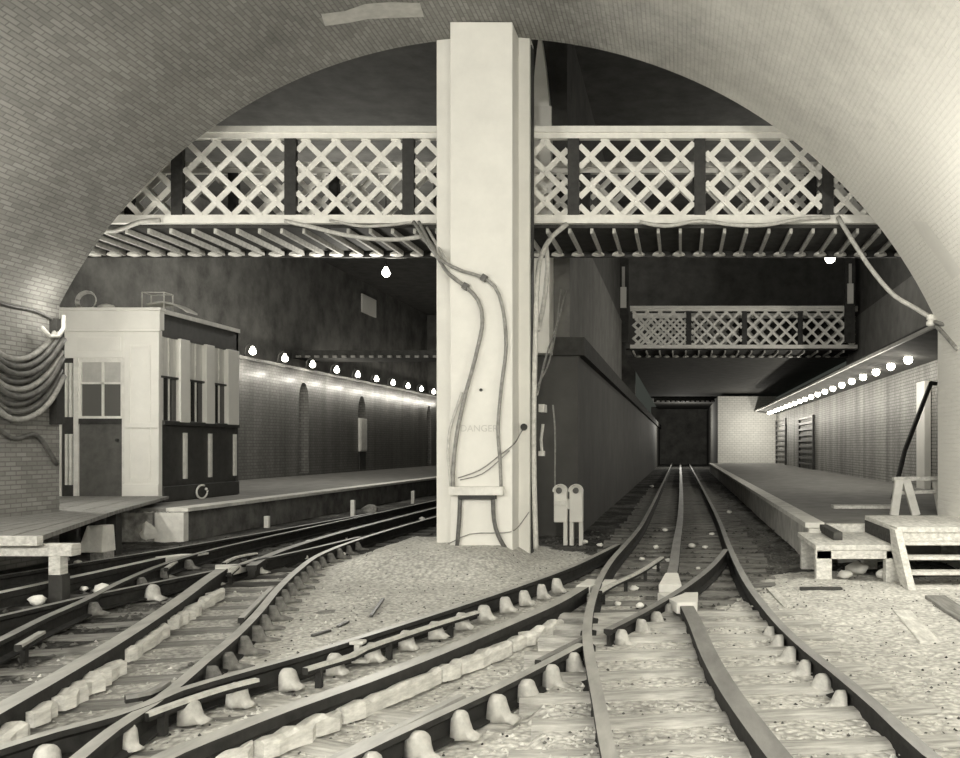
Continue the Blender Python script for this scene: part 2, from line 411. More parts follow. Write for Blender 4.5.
# wall between the tracks
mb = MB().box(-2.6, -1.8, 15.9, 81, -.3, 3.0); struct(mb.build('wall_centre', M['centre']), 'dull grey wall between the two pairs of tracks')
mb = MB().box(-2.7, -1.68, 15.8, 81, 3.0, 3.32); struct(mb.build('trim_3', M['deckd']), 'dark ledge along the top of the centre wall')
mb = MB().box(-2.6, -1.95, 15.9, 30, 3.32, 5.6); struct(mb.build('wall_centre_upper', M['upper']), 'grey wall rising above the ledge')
mb = MB().box(-2.6, -2.0, 15.95, 30, 5.6, 9.0); struct(mb.build('wall_centre_top', M['dark']), 'wall top coloured as unlit above the bridge level')  # darkness above the bridge put into the wall colour

# ---------------------------------------------------------------- rails (world coordinates, metres)
def GL(*pp): return [gp(*p) for p in pp]
def W(*pp): return [Vector((x, y, 0)) for x, y in pp]
R1 = W((1.29, 3.4), (1.13, 4.07), (1.063, 4.76), (.961, 5.58), (.879, 6.13), (.80, 6.87), (.735, 7.92), (.69, 9.2), (.68, 10.9), (.69, 12.64), (.74, 17), (.76, 24), (.76, 80))
L1 = W((-.20, 3.4), (-.31, 4.0), (-.448, 4.945), (-.573, 5.79), (-.691, 6.69), (-.78, 7.82), (-.843, 9.48), (-.84, 11.07), (-.79, 12.5), (-.73, 14.2), (-.69, 16), (-.67, 20), (-.67, 80))
M1 = W((.56, 3.4), (.437, 4.115), (.294, 5.085), (.2, 6.0), (.123, 7.15), (.06, 7.9))
M1b = W((-.09, 9.9), (-.075, 10.6), (-.05, 13), (.0, 17), (.03, 24), (.03, 80))
C1 = GL((318, 772), (345, 757), (422, 721), (492, 689), (540, 665), (582, 643))+GL((608, 629), (640, 613), (670, 596), (690, 583), (707, 570), (718, 559), (726, 549))
C2 = GL((130, 775), (173, 753), (223, 733), (280, 711), (360, 683), (438, 653), (500, 627), (553, 604), (583, 587))
C3 = GL((-30, 757), (7, 745), (53, 731), (110, 716), (150, 702), (178, 690), (243, 671), (297, 656), (360, 637), (420, 618), (503, 591), (570, 567), (600, 553), (618, 544))
D1 = GL((60, 770), (80, 755), (112, 729), (150, 704), (176, 685), (205, 660), (233, 637), (257, 613), (278, 588), (297, 570))+W((-4.66, 11.58), (-4.82, 13), (-4.9, 15), (-4.9, 18), (-4.9, 24), (-4.9, 51.5))
D2 = GL((-40, 731), (3, 707), (63, 673), (120, 639), (173, 604), (207, 579), (222, 569))
D2b = W((-5.05, 10.6), (-5.3, 11.6), (-5.5, 13.5), (-5.6, 17), (-5.6, 51.5))
D3 = GL((-40, 658), (5, 637), (45, 617), (80, 602), (120, 582), (158, 566))+W((-6.32, 11.9), (-6.38, 13.5), (-6.38, 20), (-6.38, 51.5))
E1 = W((-5.75, 6.0), (-5.62, 7.4), (-5.56, 8.34), (-5.46, 9.0), (-5.36, 9.6), (-5.26, 10.2), (-5.2, 11.27), (-5.08, 12.4), (-4.98, 14))
E2 = W((-6.5, 8.2), (-6.5, 9.2), (-6.5, 10.3), (-6.52, 11.3))
E3 = W((-7.55, 8.2), (-7.35, 9.77), (-7.15, 11.07), (-7.0, 12.1), (-6.9, 13.2), (-6.75, 15), (-6.5, 19))
RPROF = [(-.036, 0), (.036, 0), (.038, -.03), (.012, -.05), (.012, -.125), (.065, -.138), (.065, -.15), (-.065, -.15), (-.065, -.138), (-.012, -.125), (-.012, -.05), (-.038, -.03)]
RM = [1]+[0]*11
def rail(name, pts, label, top='steel', dz=0.0, cat='rail', group='running rails'):
    path = spline(pts); path = [p+Vector((0, 0, dz)) for p in path]
    o = MB().sweep(path, RPROF, RM).build(name, [M['rust'], M[top]])
    tag(o, label, cat, group); return o, path
CP = [(-.058, 0), (.058, 0), (.06, -.01), (.06, -.06), (.04, -.07), (.04, -.15), (-.04, -.15), (-.04, -.07), (-.06, -.06), (-.06, -.01)]
CPM = [1]+[0]*9
def centre_rail(pts, label, top='steel', dz=0.0):
    path = [p+Vector((0, 0, dz)) for p in spline(pts)]
    o = MB().sweep(path, CP, CPM).build('centre_rail', [M['rust'], M[top]])
    return tag(o, label, 'rail', 'wide centre rails'), path
def ramp_end(parent, p, t, L=.5, w0=.075, w1=.14, up=.01):   # flared pale ramp at a rail's end
    p = Vector(p); t = Vector((t[0], t[1], 0)).normalized(); n = Vector((t.y, -t.x, 0)); z = Vector((0, 0, 1))
    a = [p-n*w0+z*up, p+n*w0+z*up, p+t*L+n*w1-z*.035, p+t*L-n*w1-z*.035]
    b = [q-z*.1 for q in a[:2]]+[q-z*.085 for q in a[2:]]
    MB().add(a+b, [(0, 1, 2, 3), (7, 6, 5, 4), (0, 4, 5, 1), (1, 5, 6, 2), (2, 6, 7, 3), (3, 7, 4, 0)]).build('ramp_end', M['ramp'], parent, bevel=.008)['label'] = 'pale flared ramp end'
def brace_mesh(w=.062, h=.145, L=.17):
    mb = MB(); secs = [(0.0, 1.0, 1.0), (.045, 1.0, 1.0), (.06, .95, .92), (.075, .72, .72), (.10, .34, .62), (L, .14, .8)]; n = 9; rows = []
    for (a, hs, ws) in secs:
        hh = h*hs; ww = w*ws; ring = []
        for k in range(n):
            q = math.pi*k/(n-1); c, s_ = math.cos(q), math.sin(q)
            rt = min(ww, hh*.7)
            ring.append((a, ww*c, max(0, hh-rt)+rt*s_ if 0 < k < n-1 else 0 if False else (max(0, hh-rt)+rt*s_)))
        ring = [(a, ww*1.15, 0)]+ring+[(a, -ww*1.15, 0)]
        rows.append(ring)
    m = len(rows[0]); vs = [v for r in rows for v in r]; fs = []
    for i in range(len(rows)-1):
        for k in range(m-1): fs.append((i*m+k, i*m+k+1, (i+1)*m+k+1, (i+1)*m+k))
        fs.append((i*m+m-1, i*m, (i+1)*m, (i+1)*m+m-1))
    fs.append(tuple(range(m))[::-1]); fs.append(tuple((len(rows)-1)*m+k for k in range(m)))
    mb.add(vs, fs); return mb
def braces(parent, path, side, y0, y1, step, material, w=.062, h=.145, L=.17, start=.0, skip=(), off=.03):
    proto = None
    for (p, t) in resample(path, step, start):
        if not (y0 <= p.y <= y1) or any(a < p.y < b for a, b in skip): continue
        n = Vector((t.y, -t.x, 0))*side
        if proto is None:
            ob = brace_mesh(w, h, L).build('rail_brace', material, None, origin=(0, 0, 0), smooth=True); proto = ob
        else:
            ob = proto.copy(); COL.objects.link(ob)
        ob.parent = parent
        ob.location = p+n*off+Vector((0, 0, -.15))-wloc(parent)
        ob.rotation_euler = (random.uniform(-.05, .05), random.uniform(-.06, .06), math.atan2(n.y, n.x)+random.uniform(-.16, .16))
        s = random.uniform(.9, 1.08); ob.scale = (s, s, random.uniform(.92, 1.06))

oR1, pR1 = rail('rail', R1, 'right running rail of the right-hand track, beside the wooden steps and platform', 'steel_d', .001)
oL1, pL1 = rail('rail', L1, 'left running rail of the right-hand track, bending past the switch', 'steel', .003)
oC1a, pC1a = rail('rail', C1[:6], 'right rail of the foreground crossover, stopping at the right-hand track', 'steel', -.002)
oC1b, pC1b = rail('rail', C1[6:], 'short closure rail slanting across the right-hand track between two pale ramp plates', 'steel_d', -.001)
oC3, pC3 = rail('rail', C3, 'left rail of the crossover, running below the pale gravel before the white pillar', 'steel', .0)
oD1, pD1 = rail('rail', D1, 'right rail of the left-hand track, curving by the pale gravel with dark braces', 'steel', -.003)
oD3, pD3 = rail('rail', D3, 'left rail of the left-hand track, third from the pale gravel', 'steel_d', .002)
oE1, pE1 = rail('rail', E1, 'short switch rail joining the left-hand track near the pale frog', 'steel_d', -.004)
oE3, pE3 = rail('rail', E3, 'outermost left rail, nearest the wooden ramp and left platform', 'steel_d', .0)
oM1, pM1 = centre_rail(M1, 'wide centre rail in the foreground of the right-hand track', 'steel_d', -.004)
oM1b, pM1b = centre_rail(M1b, 'wide centre rail of the right-hand track running away into the tunnel', 'steel_d', -.004)
oC2, pC2 = centre_rail(C2, 'wide pale centre rail of the crossover in the foreground', 'steel', .004)
oD2, pD2 = centre_rail(D2, 'wide centre rail of the left-hand track beside the broken pale boards', 'steel', .004)
oD2b, pD2b = centre_rail(D2b, 'wide centre rail of the left-hand track beyond the pale frog', 'steel_d', -.004)
oE2, pE2 = centre_rail(E2, 'short wide centre rail with a flared pale end near the wooden ramp', 'steel', .002)
ramp_end(oM1, pM1[-1], pM1[-1]-pM1[-2], .95, .09, .2, .03)
ramp_end(oM1b, pM1b[0], pM1b[0]-pM1b[1], .55, .07, .12, .012)
ramp_end(oC2, pC2[-1], pC2[-1]-pC2[-2], .75, .07, .16)
ramp_end(oD2, pD2[-1], pD2[-1]-pD2[-2], .7, .07, .2)
ramp_end(oE2, pE2[-1], pE2[-1]-pE2[-2], .7, .07, .12)
ramp_end(oE2, pE2[0], pE2[0]-pE2[1], .5, .06, .08)
for i, q in enumerate([GL((224, 566), (240, 557), (257, 552)), GL((231, 571), (244, 562), (259, 556))]):
    pass
# guard and wing rails
def guard(pts, label, top='steel', dz=-.006):
    path = [p+Vector((0, 0, dz)) for p in spline(pts)]
    g = [(-.022, 0), (.022, 0), (.026, -.02), (.02, -.045), (-.02, -.045), (-.026, -.02)]
    mbg = MB().sweep(path, g, [1, 1, 0, 0, 0, 1])
    for (q, t) in resample(path, .8, .12): mbg.box(q.x-.02, q.x+.02, q.y-.02, q.y+.02, -.16, q.z-.03)
    o = mbg.build('guard_rail', [M['rust'], M[top]])
    return tag(o, label, 'rail', 'short guard rails')
guard(GL((315, 766), (333, 756), (400, 724), (462, 693)), 'short guard rail lying along the nearest crossover rail')
guard(GL((538, 659), (560, 648), (584, 636)), 'stub of guard rail where the crossover meets the right-hand track', 'steel_d')
guard(GL((145, 712), (190, 696), (225, 685), (257, 677)), 'short wing rail under the crossing of two rails at lower left', 'cast')
guard(GL((305, 667), (325, 661), (352, 653), (365, 646), (400, 634), (440, 621), (477, 610)), 'pale thin guard rail bent along the crossover rail below the gravel', 'cast')
guard(GL((600, 590), (612, 583), (640, 570), (662, 556)), 'pale guard rail inside the right-hand track, just past the crossing', 'cast')
guard(GL((241, 617), (257, 601), (272, 586)), 'short guard rail inside the curve of the left-hand track', 'steel')
guard(GL((166, 567), (183, 557), (207, 552)), 'short pale guard rail behind the flared frog on the left', 'cast')
guard(GL((224, 562), (236, 556), (256, 552)), 'upper prong of the pale frog on the left-hand track', 'cast')
guard(GL((229, 572), (241, 563), (259, 557)), 'lower prong of the pale frog on the left-hand track', 'cast')
guard(GL((125, 694), (148, 690), (167, 680)), 'dark stub of rail beside the crossing at lower left', 'steel_d')
guard(GL((18, 644), (30, 637), (42, 630)), 'stub of rail at the far left edge of the foreground', 'steel')
# spacer bracket on the thin guard rail
b = gp(358, 662, -.15); mb = MB().box(b.x-.02, b.x+.02, b.y-.03, b.y+.03, -.15, 0); mb.box(b.x-.09, b.x+.09, b.y-.05, b.y+.05, -.15, -.125); mb.box(b.x-.05, b.x+.05, b.y-.04, b.y+.04, -.02, .005)
tag(mb.build('rail_bracket', M['cast'], bevel=.006), 'pale upright bracket holding the thin guard rail', 'bracket')
braces(oC3, pC3, 1, 3.9, 9.8, .40, M['cast'], .058, .14, .13, start=.25, off=.12)
braces(oC1a, pC1a, 1, 3.4, 6.6, .35, M['cast'], .06, .148, .15, start=.3)
braces(oC1b, pC1b, 1, 6.9, 8.6, .42, M['cast'], .05, .13, .16, start=.12)
braces(oR1, pR1, -1, 4.9, 7.3, .38, M['cast'], .055, .12, .16)
braces(oD1, pD1, 1, 5.3, 13.5, .46, M['cast_d'], .035, .135, .2, start=.1)
braces(oD3, pD3, 1, 7.6, 11.5, .8, M['cast_d'], .05, .12, .16)
braces(oE1, pE1, 1, 8.6, 11.0, .9, M['cast'], .07, .14, .17, start=.5)

# ---------------------------------------------------------------- sleepers
def sleepers(mid, y0, y1, step, length, material, label, group, far_m=None, far_y=99, avoid=None, start=.0, dz=0):
    proto = {}
    for (p, t) in resample(mid, step, start):
        if not (y0 <= p.y <= y1): continue
        if avoid and avoid(p): continue
        mm = material if p.y < far_y else (far_m or material)
        if mm.name not in proto:
            m_ = MB(); nx, ny = 14, 4
            L, w, d = length, .22, .16; random.seed(3)
            vs = []; fs = []
            for i in range(nx+1):
                for j in range(ny+1):
                    x = -L/2+L*i/nx; y = -w/2+w*j/ny; e = .018 if j in (0, ny) else 0
                    vs.append((x, y+noise.noise(Vector((x*3, j, 0)))*.012, -e+noise.noise(Vector((x*2.2, y*9, 5)))*.012))
            for i in range(nx):
                for j in range(ny):
                    a = i*(ny+1)+j; fs.append((a, a+ny+1, a+ny+2, a+1))
            m_.add(vs, fs); m_.box(-L/2, L/2, -w/2, w/2, -d, -.018)
            ob = m_.build('railway_sleeper', mm, None, origin=(0, 0, 0), fix=False); proto[mm.name] = ob
        else:
            ob = proto[mm.name].copy(); COL.objects.link(ob)
        ob.location = p+Vector((random.uniform(-.05, .05), 0, -.15+dz+random.uniform(-.012, .004)))
        ob.rotation_euler = (random.uniform(-.02, .02), random.uniform(-.008, .008), math.atan2(t.y, t.x)-math.pi/2+random.uniform(-.02, .02))
        tag(ob, label(mm, p) if callable(label) else label, 'sleeper', group)
def midline(a, b, ys):
    def xat(path, y):
        for p, q in zip(path, path[1:]):
            if min(p.y, q.y) <= y <= max(p.y, q.y) and p.y != q.y: return p.x+(q.x-p.x)*(y-p.y)/(q.y-p.y)
        return path[-1].x
    return [Vector(((xat(a, y)+xat(b, y))/2, y, 0)) for y in ys]
def frange(a, b, s):
    o = []
    while a < b: o.append(a); a += s
    return o
midR = midline(pL1, pR1, frange(3.5, 45, .3))
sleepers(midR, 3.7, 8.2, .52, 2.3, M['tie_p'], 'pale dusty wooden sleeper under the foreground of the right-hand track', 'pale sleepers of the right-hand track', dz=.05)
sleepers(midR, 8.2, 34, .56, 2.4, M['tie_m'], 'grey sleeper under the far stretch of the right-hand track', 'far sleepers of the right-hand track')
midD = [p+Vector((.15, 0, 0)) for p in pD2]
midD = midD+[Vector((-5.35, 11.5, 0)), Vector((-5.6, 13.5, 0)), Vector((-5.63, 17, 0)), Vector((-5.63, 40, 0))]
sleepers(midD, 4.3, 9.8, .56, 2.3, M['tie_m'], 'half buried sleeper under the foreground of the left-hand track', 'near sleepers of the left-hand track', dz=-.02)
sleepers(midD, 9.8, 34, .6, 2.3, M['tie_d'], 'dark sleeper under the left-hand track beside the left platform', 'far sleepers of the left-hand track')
def nearR(p): return p.x > -1.75
sleepers(pC2, 3.9, 9, .52, 1.9, M['tie_p'], 'pale dusty sleeper under the crossover track', 'sleepers of the crossover', avoid=nearR, dz=-.012)
sleepers([p+Vector((0, 0, 0)) for p in spline(W((-6.75, 7.6), (-6.5, 10), (-6.4, 11)))], 7.6, 11, .62, 1.5, M['tie_d'], 'dark sleeper of the side track by the wooden ramp', 'sleepers by the wooden ramp', dz=-.01)

# ---------------------------------------------------------------- track bed
def inpoly(x, y, poly):
    c = False; j = len(poly)-1
    for i in range(len(poly)):
        xi, yi = poly[i]; xj, yj = poly[j]
        if (yi > y) != (yj > y) and x < (xj-xi)*(y-yi)/(yj-yi)+xi: c = not c
        j = i
    return c
def gpoly(px): return [(lambda q: (q.x, q.y))(gp(a, b, -.17)) for a, b in px]
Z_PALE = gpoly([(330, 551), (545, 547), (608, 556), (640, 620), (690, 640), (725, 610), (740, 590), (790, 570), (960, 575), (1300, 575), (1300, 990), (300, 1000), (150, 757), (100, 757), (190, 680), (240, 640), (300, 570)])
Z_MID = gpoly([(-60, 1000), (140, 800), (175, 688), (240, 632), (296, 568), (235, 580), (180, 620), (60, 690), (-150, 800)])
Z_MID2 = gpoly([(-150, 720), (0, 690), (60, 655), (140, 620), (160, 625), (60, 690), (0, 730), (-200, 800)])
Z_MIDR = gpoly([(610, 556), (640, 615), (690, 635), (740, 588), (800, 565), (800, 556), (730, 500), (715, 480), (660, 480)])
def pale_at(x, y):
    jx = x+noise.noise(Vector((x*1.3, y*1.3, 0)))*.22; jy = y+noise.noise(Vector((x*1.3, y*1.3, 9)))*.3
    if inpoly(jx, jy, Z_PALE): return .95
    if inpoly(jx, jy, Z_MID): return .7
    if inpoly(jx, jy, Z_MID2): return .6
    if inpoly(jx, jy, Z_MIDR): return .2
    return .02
def ground_z(x, y):
    z = -.185+noise.noise(Vector((x*.9, y*.9, 2)))*.022+noise.noise(Vector((x*4, y*4, 7)))*.014+noise.noise(Vector((x*12, y*12, 1)))*.008
    if inpoly(x, y, CENT): z += .03
    if inpoly(x, y, RZ): z += .055
    m = max(0, min(1, (y-10.2)/1.2))*max(0, min(1, (x+4.6)/.8))*max(0, min(1, (-1.9-x)/.5))*max(0, min(1, (14.5-y)/1.2))
    z += .225*m*m*(3-2*m)
    return z
RZ = gpoly([(540, 800), (540, 700), (560, 655), (640, 628), (690, 650), (740, 600), (800, 580), (1000, 590), (1300, 1000), (480, 1000)])
CENT = gpoly([(320, 556), (540, 549), (595, 558), (503, 597), (420, 626), (300, 662), (205, 688), (240, 640), (300, 572)])
xs = frange(-15.3, -9.2, .4)+frange(-9.2, 3.6, .075)+frange(3.6, 7.2, .3); ysg = frange(-9, 3, 1.0)+frange(3, 14, .08)+frange(14, 30, .3)+frange(30, 83, 1.5)
mb = MB(); nx = len(xs)
for y in ysg:
    for x in xs: mb.v.append(Vector((x, y, ground_z(x, y))))
for j in range(len(ysg)-1):
    for i in range(nx-1):
        a = j*nx+i; mb.f.append([a, a+1, a+nx+1, a+nx]); mb.m.append(0)
fl = mb.build('floor', M['ground'], origin=(0, 0, 0), fix=False, smooth=True)
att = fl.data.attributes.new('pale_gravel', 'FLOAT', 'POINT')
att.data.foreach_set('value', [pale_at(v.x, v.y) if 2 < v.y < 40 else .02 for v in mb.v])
struct(fl, 'ballast track bed of the station floor')
def stones(name, count, cond, material, label, smin, smax):
    mb = MB(); k = 0; tries = 0
    base = [(1, 0, 0), (-1, 0, 0), (0, 1, 0), (0, -1, 0), (0, 0, 1), (0, 0, -1)]
    fs = [(0, 2, 4), (2, 1, 4), (1, 3, 4), (3, 0, 4), (2, 0, 5), (1, 2, 5), (3, 1, 5), (0, 3, 5)]
    while k < count and tries < count*20:
        tries += 1
        y = 3.4+random.random()**1.5*14; x = random.uniform(max(-9, -.8*y), min(4, .36*y))
        if not cond(x, y) or (-4.3 < x < -1.85 and 11.8 < y < 13.1) or (x < -1.7 and y > 15.6) or x < -8.1: continue
        s = random.uniform(smin, smax); q = random.uniform(0, 6.3); c, sn = math.cos(q), math.sin(q); z = ground_z(x, y)+s*.15
        vs = []
        for (a, b_, d) in base:
            a, b_ = a*random.uniform(.7, 1.2)*s, b_*random.uniform(.6, 1.1)*s
            vs.append((x+a*c-b_*sn, y+a*sn+b_*c, z+d*s*random.uniform(.5, .9)))
        mb.add(vs, fs); k += 1
    return tag(mb.build(name, material, origin=(0, 0, 0)), label, 'gravel', None, 'stuff')
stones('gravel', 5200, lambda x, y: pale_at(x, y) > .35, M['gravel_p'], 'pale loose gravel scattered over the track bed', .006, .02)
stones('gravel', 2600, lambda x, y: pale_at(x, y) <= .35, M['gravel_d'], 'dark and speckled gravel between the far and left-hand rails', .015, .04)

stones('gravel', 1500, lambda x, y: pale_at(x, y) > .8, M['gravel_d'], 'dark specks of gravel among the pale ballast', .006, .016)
# broken pale boards and loose stones
def lump(bm_, c, sx, sy, sz, seed, rot=0):
    n1, n2 = 7, 10; vs = []; c = Vector(c)
    for i in range(n1+1):
        th = math.pi*i/n1
        for j in range(n2):
            ph = 2*math.pi*j/n2
            d = Vector((math.sin(th)*math.cos(ph), math.sin(th)*math.sin(ph), math.cos(th)))
            k = 1+noise.noise(d*1.6+Vector((seed, 0, 0)))*.38
            x, y = d.x*sx*k, d.y*sy*k
            vs.append(c+Vector((x*math.cos(rot)-y*math.sin(rot), x*math.sin(rot)+y*math.cos(rot), d.z*sz*k)))
    fs = [(i*n2+j, (i+1)*n2+j, (i+1)*n2+(j+1) % n2, i*n2+(j+1) % n2) for i in range(n1) for j in range(n2)]
    bm_.add(vs, fs); return bm_
def board(a, b, w, h, label, seed, group, z=-.075):
    A = gp(a[0], a[1], z); B = gp(b[0], b[1], z); d = (B-A); L = d.length; t = d.normalized(); n = Vector((t.y, -t.x, 0))
    N = max(4, int(L/.07)); mb = MB(); rows = []
    for i in range(N+1):
        p = A+t*(L*i/N)
        wl = w/2*(1+noise.noise(Vector((i*.9, seed, 0)))*1.0); wr = w/2*(1+noise.noise(Vector((i*.9, seed, 4)))*1.0)
        if i in (0, N): wl *= .6; wr *= .6
        zz = noise.noise(Vector((i*.8, seed, 8)))*.04
        for (a_, z_) in ((-wl, -h), (-wl, zz-.01), (-wl*.4, zz), (wr*.4, zz+.004), (wr, zz-.012), (wr, -h)):
            mb.v.append(p+n*a_+Vector((0, 0, z_)))
    for i in range(N):
        for k in range(5): mb.f.append([i*6+k, i*6+k+1, i*6+k+7, i*6+k+6]); mb.m.append(0)
        mb.f.append([i*6+5, i*6, i*6+6, i*6+11]); mb.m.append(0)
    mb.f.append([5, 4, 3, 2, 1, 0]); mb.m.append(0); mb.f.append([N*6+k for k in range(6)]); mb.m.append(0)
    return tag(mb.build('broken_board', M['board']), label, 'board', group)
gD = 'broken boards beside the left-hand centre rail'; gC = 'broken boards beside the crossover centre rail'
board((-12, 738), (26, 722), .11, .09, 'broken pale board at the lower left edge of the foreground', 1, gD)
board((28, 712), (52, 700), .10, .09, 'short broken pale board, second from the left edge beside the centre rail', 2, gD)
board((58, 696), (118, 659), .13, .09, 'longest broken pale board beside the left-hand centre rail', 3, gD)
board((124, 650), (163, 624), .12, .09, 'broken pale board between the longest board and the frog, nearer one', 4, gD)
board((168, 620), (198, 603), .12, .09, 'broken pale board second from the pale frog', 5, gD)
board((201, 600), (222, 588), .10, .09, 'small broken pale board nearest the pale frog', 6, gD)
board((203, 756), (252, 742), .10, .08, 'pale board at the bottom edge below the crossover centre rail', 7, gC)
board((258, 741), (337, 709), .13, .09, 'wide broken pale board beside the crossover centre rail at lower left', 8, gC)
board((340, 708), (436, 669), .10, .09, 'long pale board at the middle of the crossover centre rail', 9, gC)
board((438, 668), (507, 642), .13, .09, 'ragged pale board beside the crossover centre rail, right of the middle', 10, gC)
board((510, 640), (560, 618), .10, .09, 'pale board nearest the right-hand end of the crossover centre rail', 11, gC)
def stone(px, py, s, label, group=None, z=-.15, seed=0, m='white_stone', flat=.6):
    p = gp(px, py, z); return tag(lump(MB(), p+Vector((0, 0, s*flat*.6)), s, s*.8, s*flat, seed).build('loose_stone', M[m], smooth=True), label, 'stone', group)
for k, (px, py, s) in enumerate([(38, 603, .11), (102, 592, .12), (84, 590, .06), (116, 577, .06), (132, 562, .06), (152, 561, .05), (65, 560, .08), (78, 564, .07), (17, 627, .08)]):
    stone(px, py, s*.75, 'pale loose stone among the dark rails at far left', 'pale stones among the left rails', seed=k)
for k, (px, py, s) in enumerate([(698, 569, .05), (656, 569, .09), (668, 561, .06), (634, 590, .08), (642, 560, .07), (665, 531, .09), (712, 535, .08), (692, 547, .1), (705, 548, .07), (656, 548, .08), (729, 513, .1), (652, 487, .13), (585, 543, .09), (600, 546, .08), (640, 607, .07), (618, 605, .06)]):
    stone(px, py, s*.6, 'pale stone lying on the dark bed of the right-hand track', 'pale stones on the right-hand track', seed=k+20)
for k, (px, py, s) in enumerate([(372, 530, .12), (393, 525, .12), (310, 545, .14), (342, 540, .14), (422, 520, .1), (300, 560, .16), (410, 546, .1), (340, 557, .12)]):
    stone(px, py, s*.65, 'pale stone by the far curve of the left-hand track', 'pale stones on the left-hand track', seed=k+50)
stone(607, 500, .17, 'pale lump of rubble at the foot of the centre wall', seed=81)
stone(370, 513, .2, 'rounded lump of rubble below the left platform edge', seed=82, m='stone', flat=.6)
# bits of dark debris on the gravel
for k, (a, b_, lab) in enumerate([((371, 617), (383, 600), 'dark stick standing out on the pale gravel'), ((434, 572), (448, 570), 'short dark scrap high on the pale gravel'),
                                 ((312, 637), (330, 632), 'dark scrap low on the left of the pale gravel'), ((338, 628), (348, 623), 'small dark scrap beside the dark stick')]):
    A = gp(a[0], a[1], -.15); B = gp(b_[0], b_[1], -.15); mb = MB().bar(A+Vector((0, 0, .01)), B+Vector((0, 0, .012)), .03, .02)
    tag(mb.build('wood_scrap', M['wood_d']), lab, 'debris')

# ---------------------------------------------------------------- white pillar
pil = thing('pillar', (-2.6, 12.3, -.18), 'tall square white pillar standing between the tracks and holding the arch', 'pillar')
XA = lambda px, Y: (px-VX)*Y/F
mb = MB().box(XA(450, 12), XA(512.5, 12), 12.0, 12.7, -.19, 7.06); mb.build('front_pier', M['white'], pil, bevel=.012)
mb = MB().box(XA(437, 12.5), XA(530, 12.5), 12.47, 12.8, -.19, 7.09); mb.build('back_slab', M['white'], pil, bevel=.012)
mb = MB().box(XA(530, 12.5)-.005, XA(530, 12.5)+.012, 12.55, 12.78, -.19, 7.0); mb.build('shaded_side', M['iron'], pil)['label'] = 'dark strip in place of the shaded side'  # dark strip puts the shade of the side face into colour
cu = bpy.data.curves.new('lettering', 'FONT'); cu.body = 'DANGER'; cu.size = .125; cu.align_x = 'CENTER'; cu.extrude = .001
tmp = bpy.data.objects.new('tmp_text', cu); COL.objects.link(tmp); bpy.context.view_layer.update()
me = bpy.data.meshes.new_from_object(tmp.evaluated_get(bpy.context.evaluated_depsgraph_get())); bpy.data.objects.remove(tmp)
let = bpy.data.objects.new('lettering', me); me.materials.append(M['letter']); COL.objects.link(let); let.parent = pil
let.rotation_euler = (math.pi/2, 0, 0); p = at(479, 431.5, 11.996); let.location = p-wloc(pil); let['label'] = 'faint lettering'
# board, conduits and cables fixed to the pillar
YF = 11.95
pb = thing('cable_board', at(476, 497, YF), 'pale wooden cable board fixed across the foot of the white pillar', 'board')
mb = MB().box(XA(450, YF), XA(504, YF), 11.86, 11.998, at(0, 495, YF).z, at(0, 486.5, YF).z); mb.build('shelf', M['white2'], pb, bevel=.006)
mb = MB().box(XA(459, YF), XA(496, YF), 11.9, 11.998, at(0, 499, YF).z, at(0, 495, YF).z); mb.build('under_rail', M['iron'], pb)
def cable(name, pts, r, m, label, cat='cable', group=None, step=.1):
    o = MB().tube(spline(pts, step), r, 8).build(name, M[m], smooth=True); return tag(o, label, cat, group)
cable('cable', [at(414, 222, 13.35), at(424, 238, 12.9), at(438, 258, 12.38), at(450, 275, 11.97), at(466, 287, YF), at(478, 300, YF), at(482.5, 320, YF), at(476, 355, YF), at(464, 400, YF), at(456, 440, YF), at(453, 470, YF), at(453, 487, YF-.03)], .026, 'cable_m', 'thick grey cable curving down the pillar on the left, from bridge to board', group='cables on the pillar')
cable('cable', [at(419, 222, 13.3), at(430, 243, 12.7), at(444, 262, 11.97), at(462, 271, YF), at(482, 277, YF), at(495, 287, YF), at(502, 305, YF), at(506, 345, YF), at(501, 390, YF), at(498, 430, YF), at(500, 460, YF), at(501, 487, YF-.03)], .024, 'cable_m', 'grey cable looping down the right of the pillar face to the board', group='cables on the pillar')
cable('cable', [at(462, 392, YF), at(450, 430, YF), at(448, 452, YF), at(451, 486, YF)], .02, 'cable_p', 'pale thin cable hugging the left cable above the board', group='cables on the pillar')
cable('cable', [at(427, 228, 13.2), at(440, 250, 12.4), at(447, 261, 11.97), at(452, 268, 11.97)], .02, 'cable_p', 'short pale cable end at the top of the cable bunch', group='cables on the pillar')
for k, (px, py, nm) in enumerate([(465.5, 286.5, 'left'), (484, 278, 'right')]):
    c = at(px, py, YF); mb = MB().obox(c, (1, 0, -.6), (0, 1, 0), (.6, 0, 1), .035, .045, .045)
    tag(mb.build('cable_clamp', M['cable_d'], bevel=.006), 'dark clamp on the %s cable where it bends on the pillar' % nm, 'clamp')
cable('conduit', [at(460, 494, YF), at(459.5, 515, YF), at(457, 548, YF)], .028, 'cable_d', 'left dark conduit below the cable board', group='conduits under the board')
cable('conduit', [at(493, 494, YF), at(494, 520, YF), at(498, 535, YF), at(505, 548, YF)], .028, 'cable_d', 'right dark conduit below the cable board', group='conduits under the board')
cable('wire', [at(458, 478, YF+.03), at(480, 470, YF+.03), at(500, 455, YF+.03), at(512, 446, YF+.02), at(519, 436, 12.44), at(524, 427, 12.45)], .008, 'cable_m', 'upper thin wire slanting across the pillar to the right edge')
cable('wire', [at(460, 480, YF+.03), at(482, 474, YF+.03), at(508, 452, YF+.02), at(517, 444, 12.45)], .007, 'cable_m', 'lower thin wire slanting across the pillar above the board')
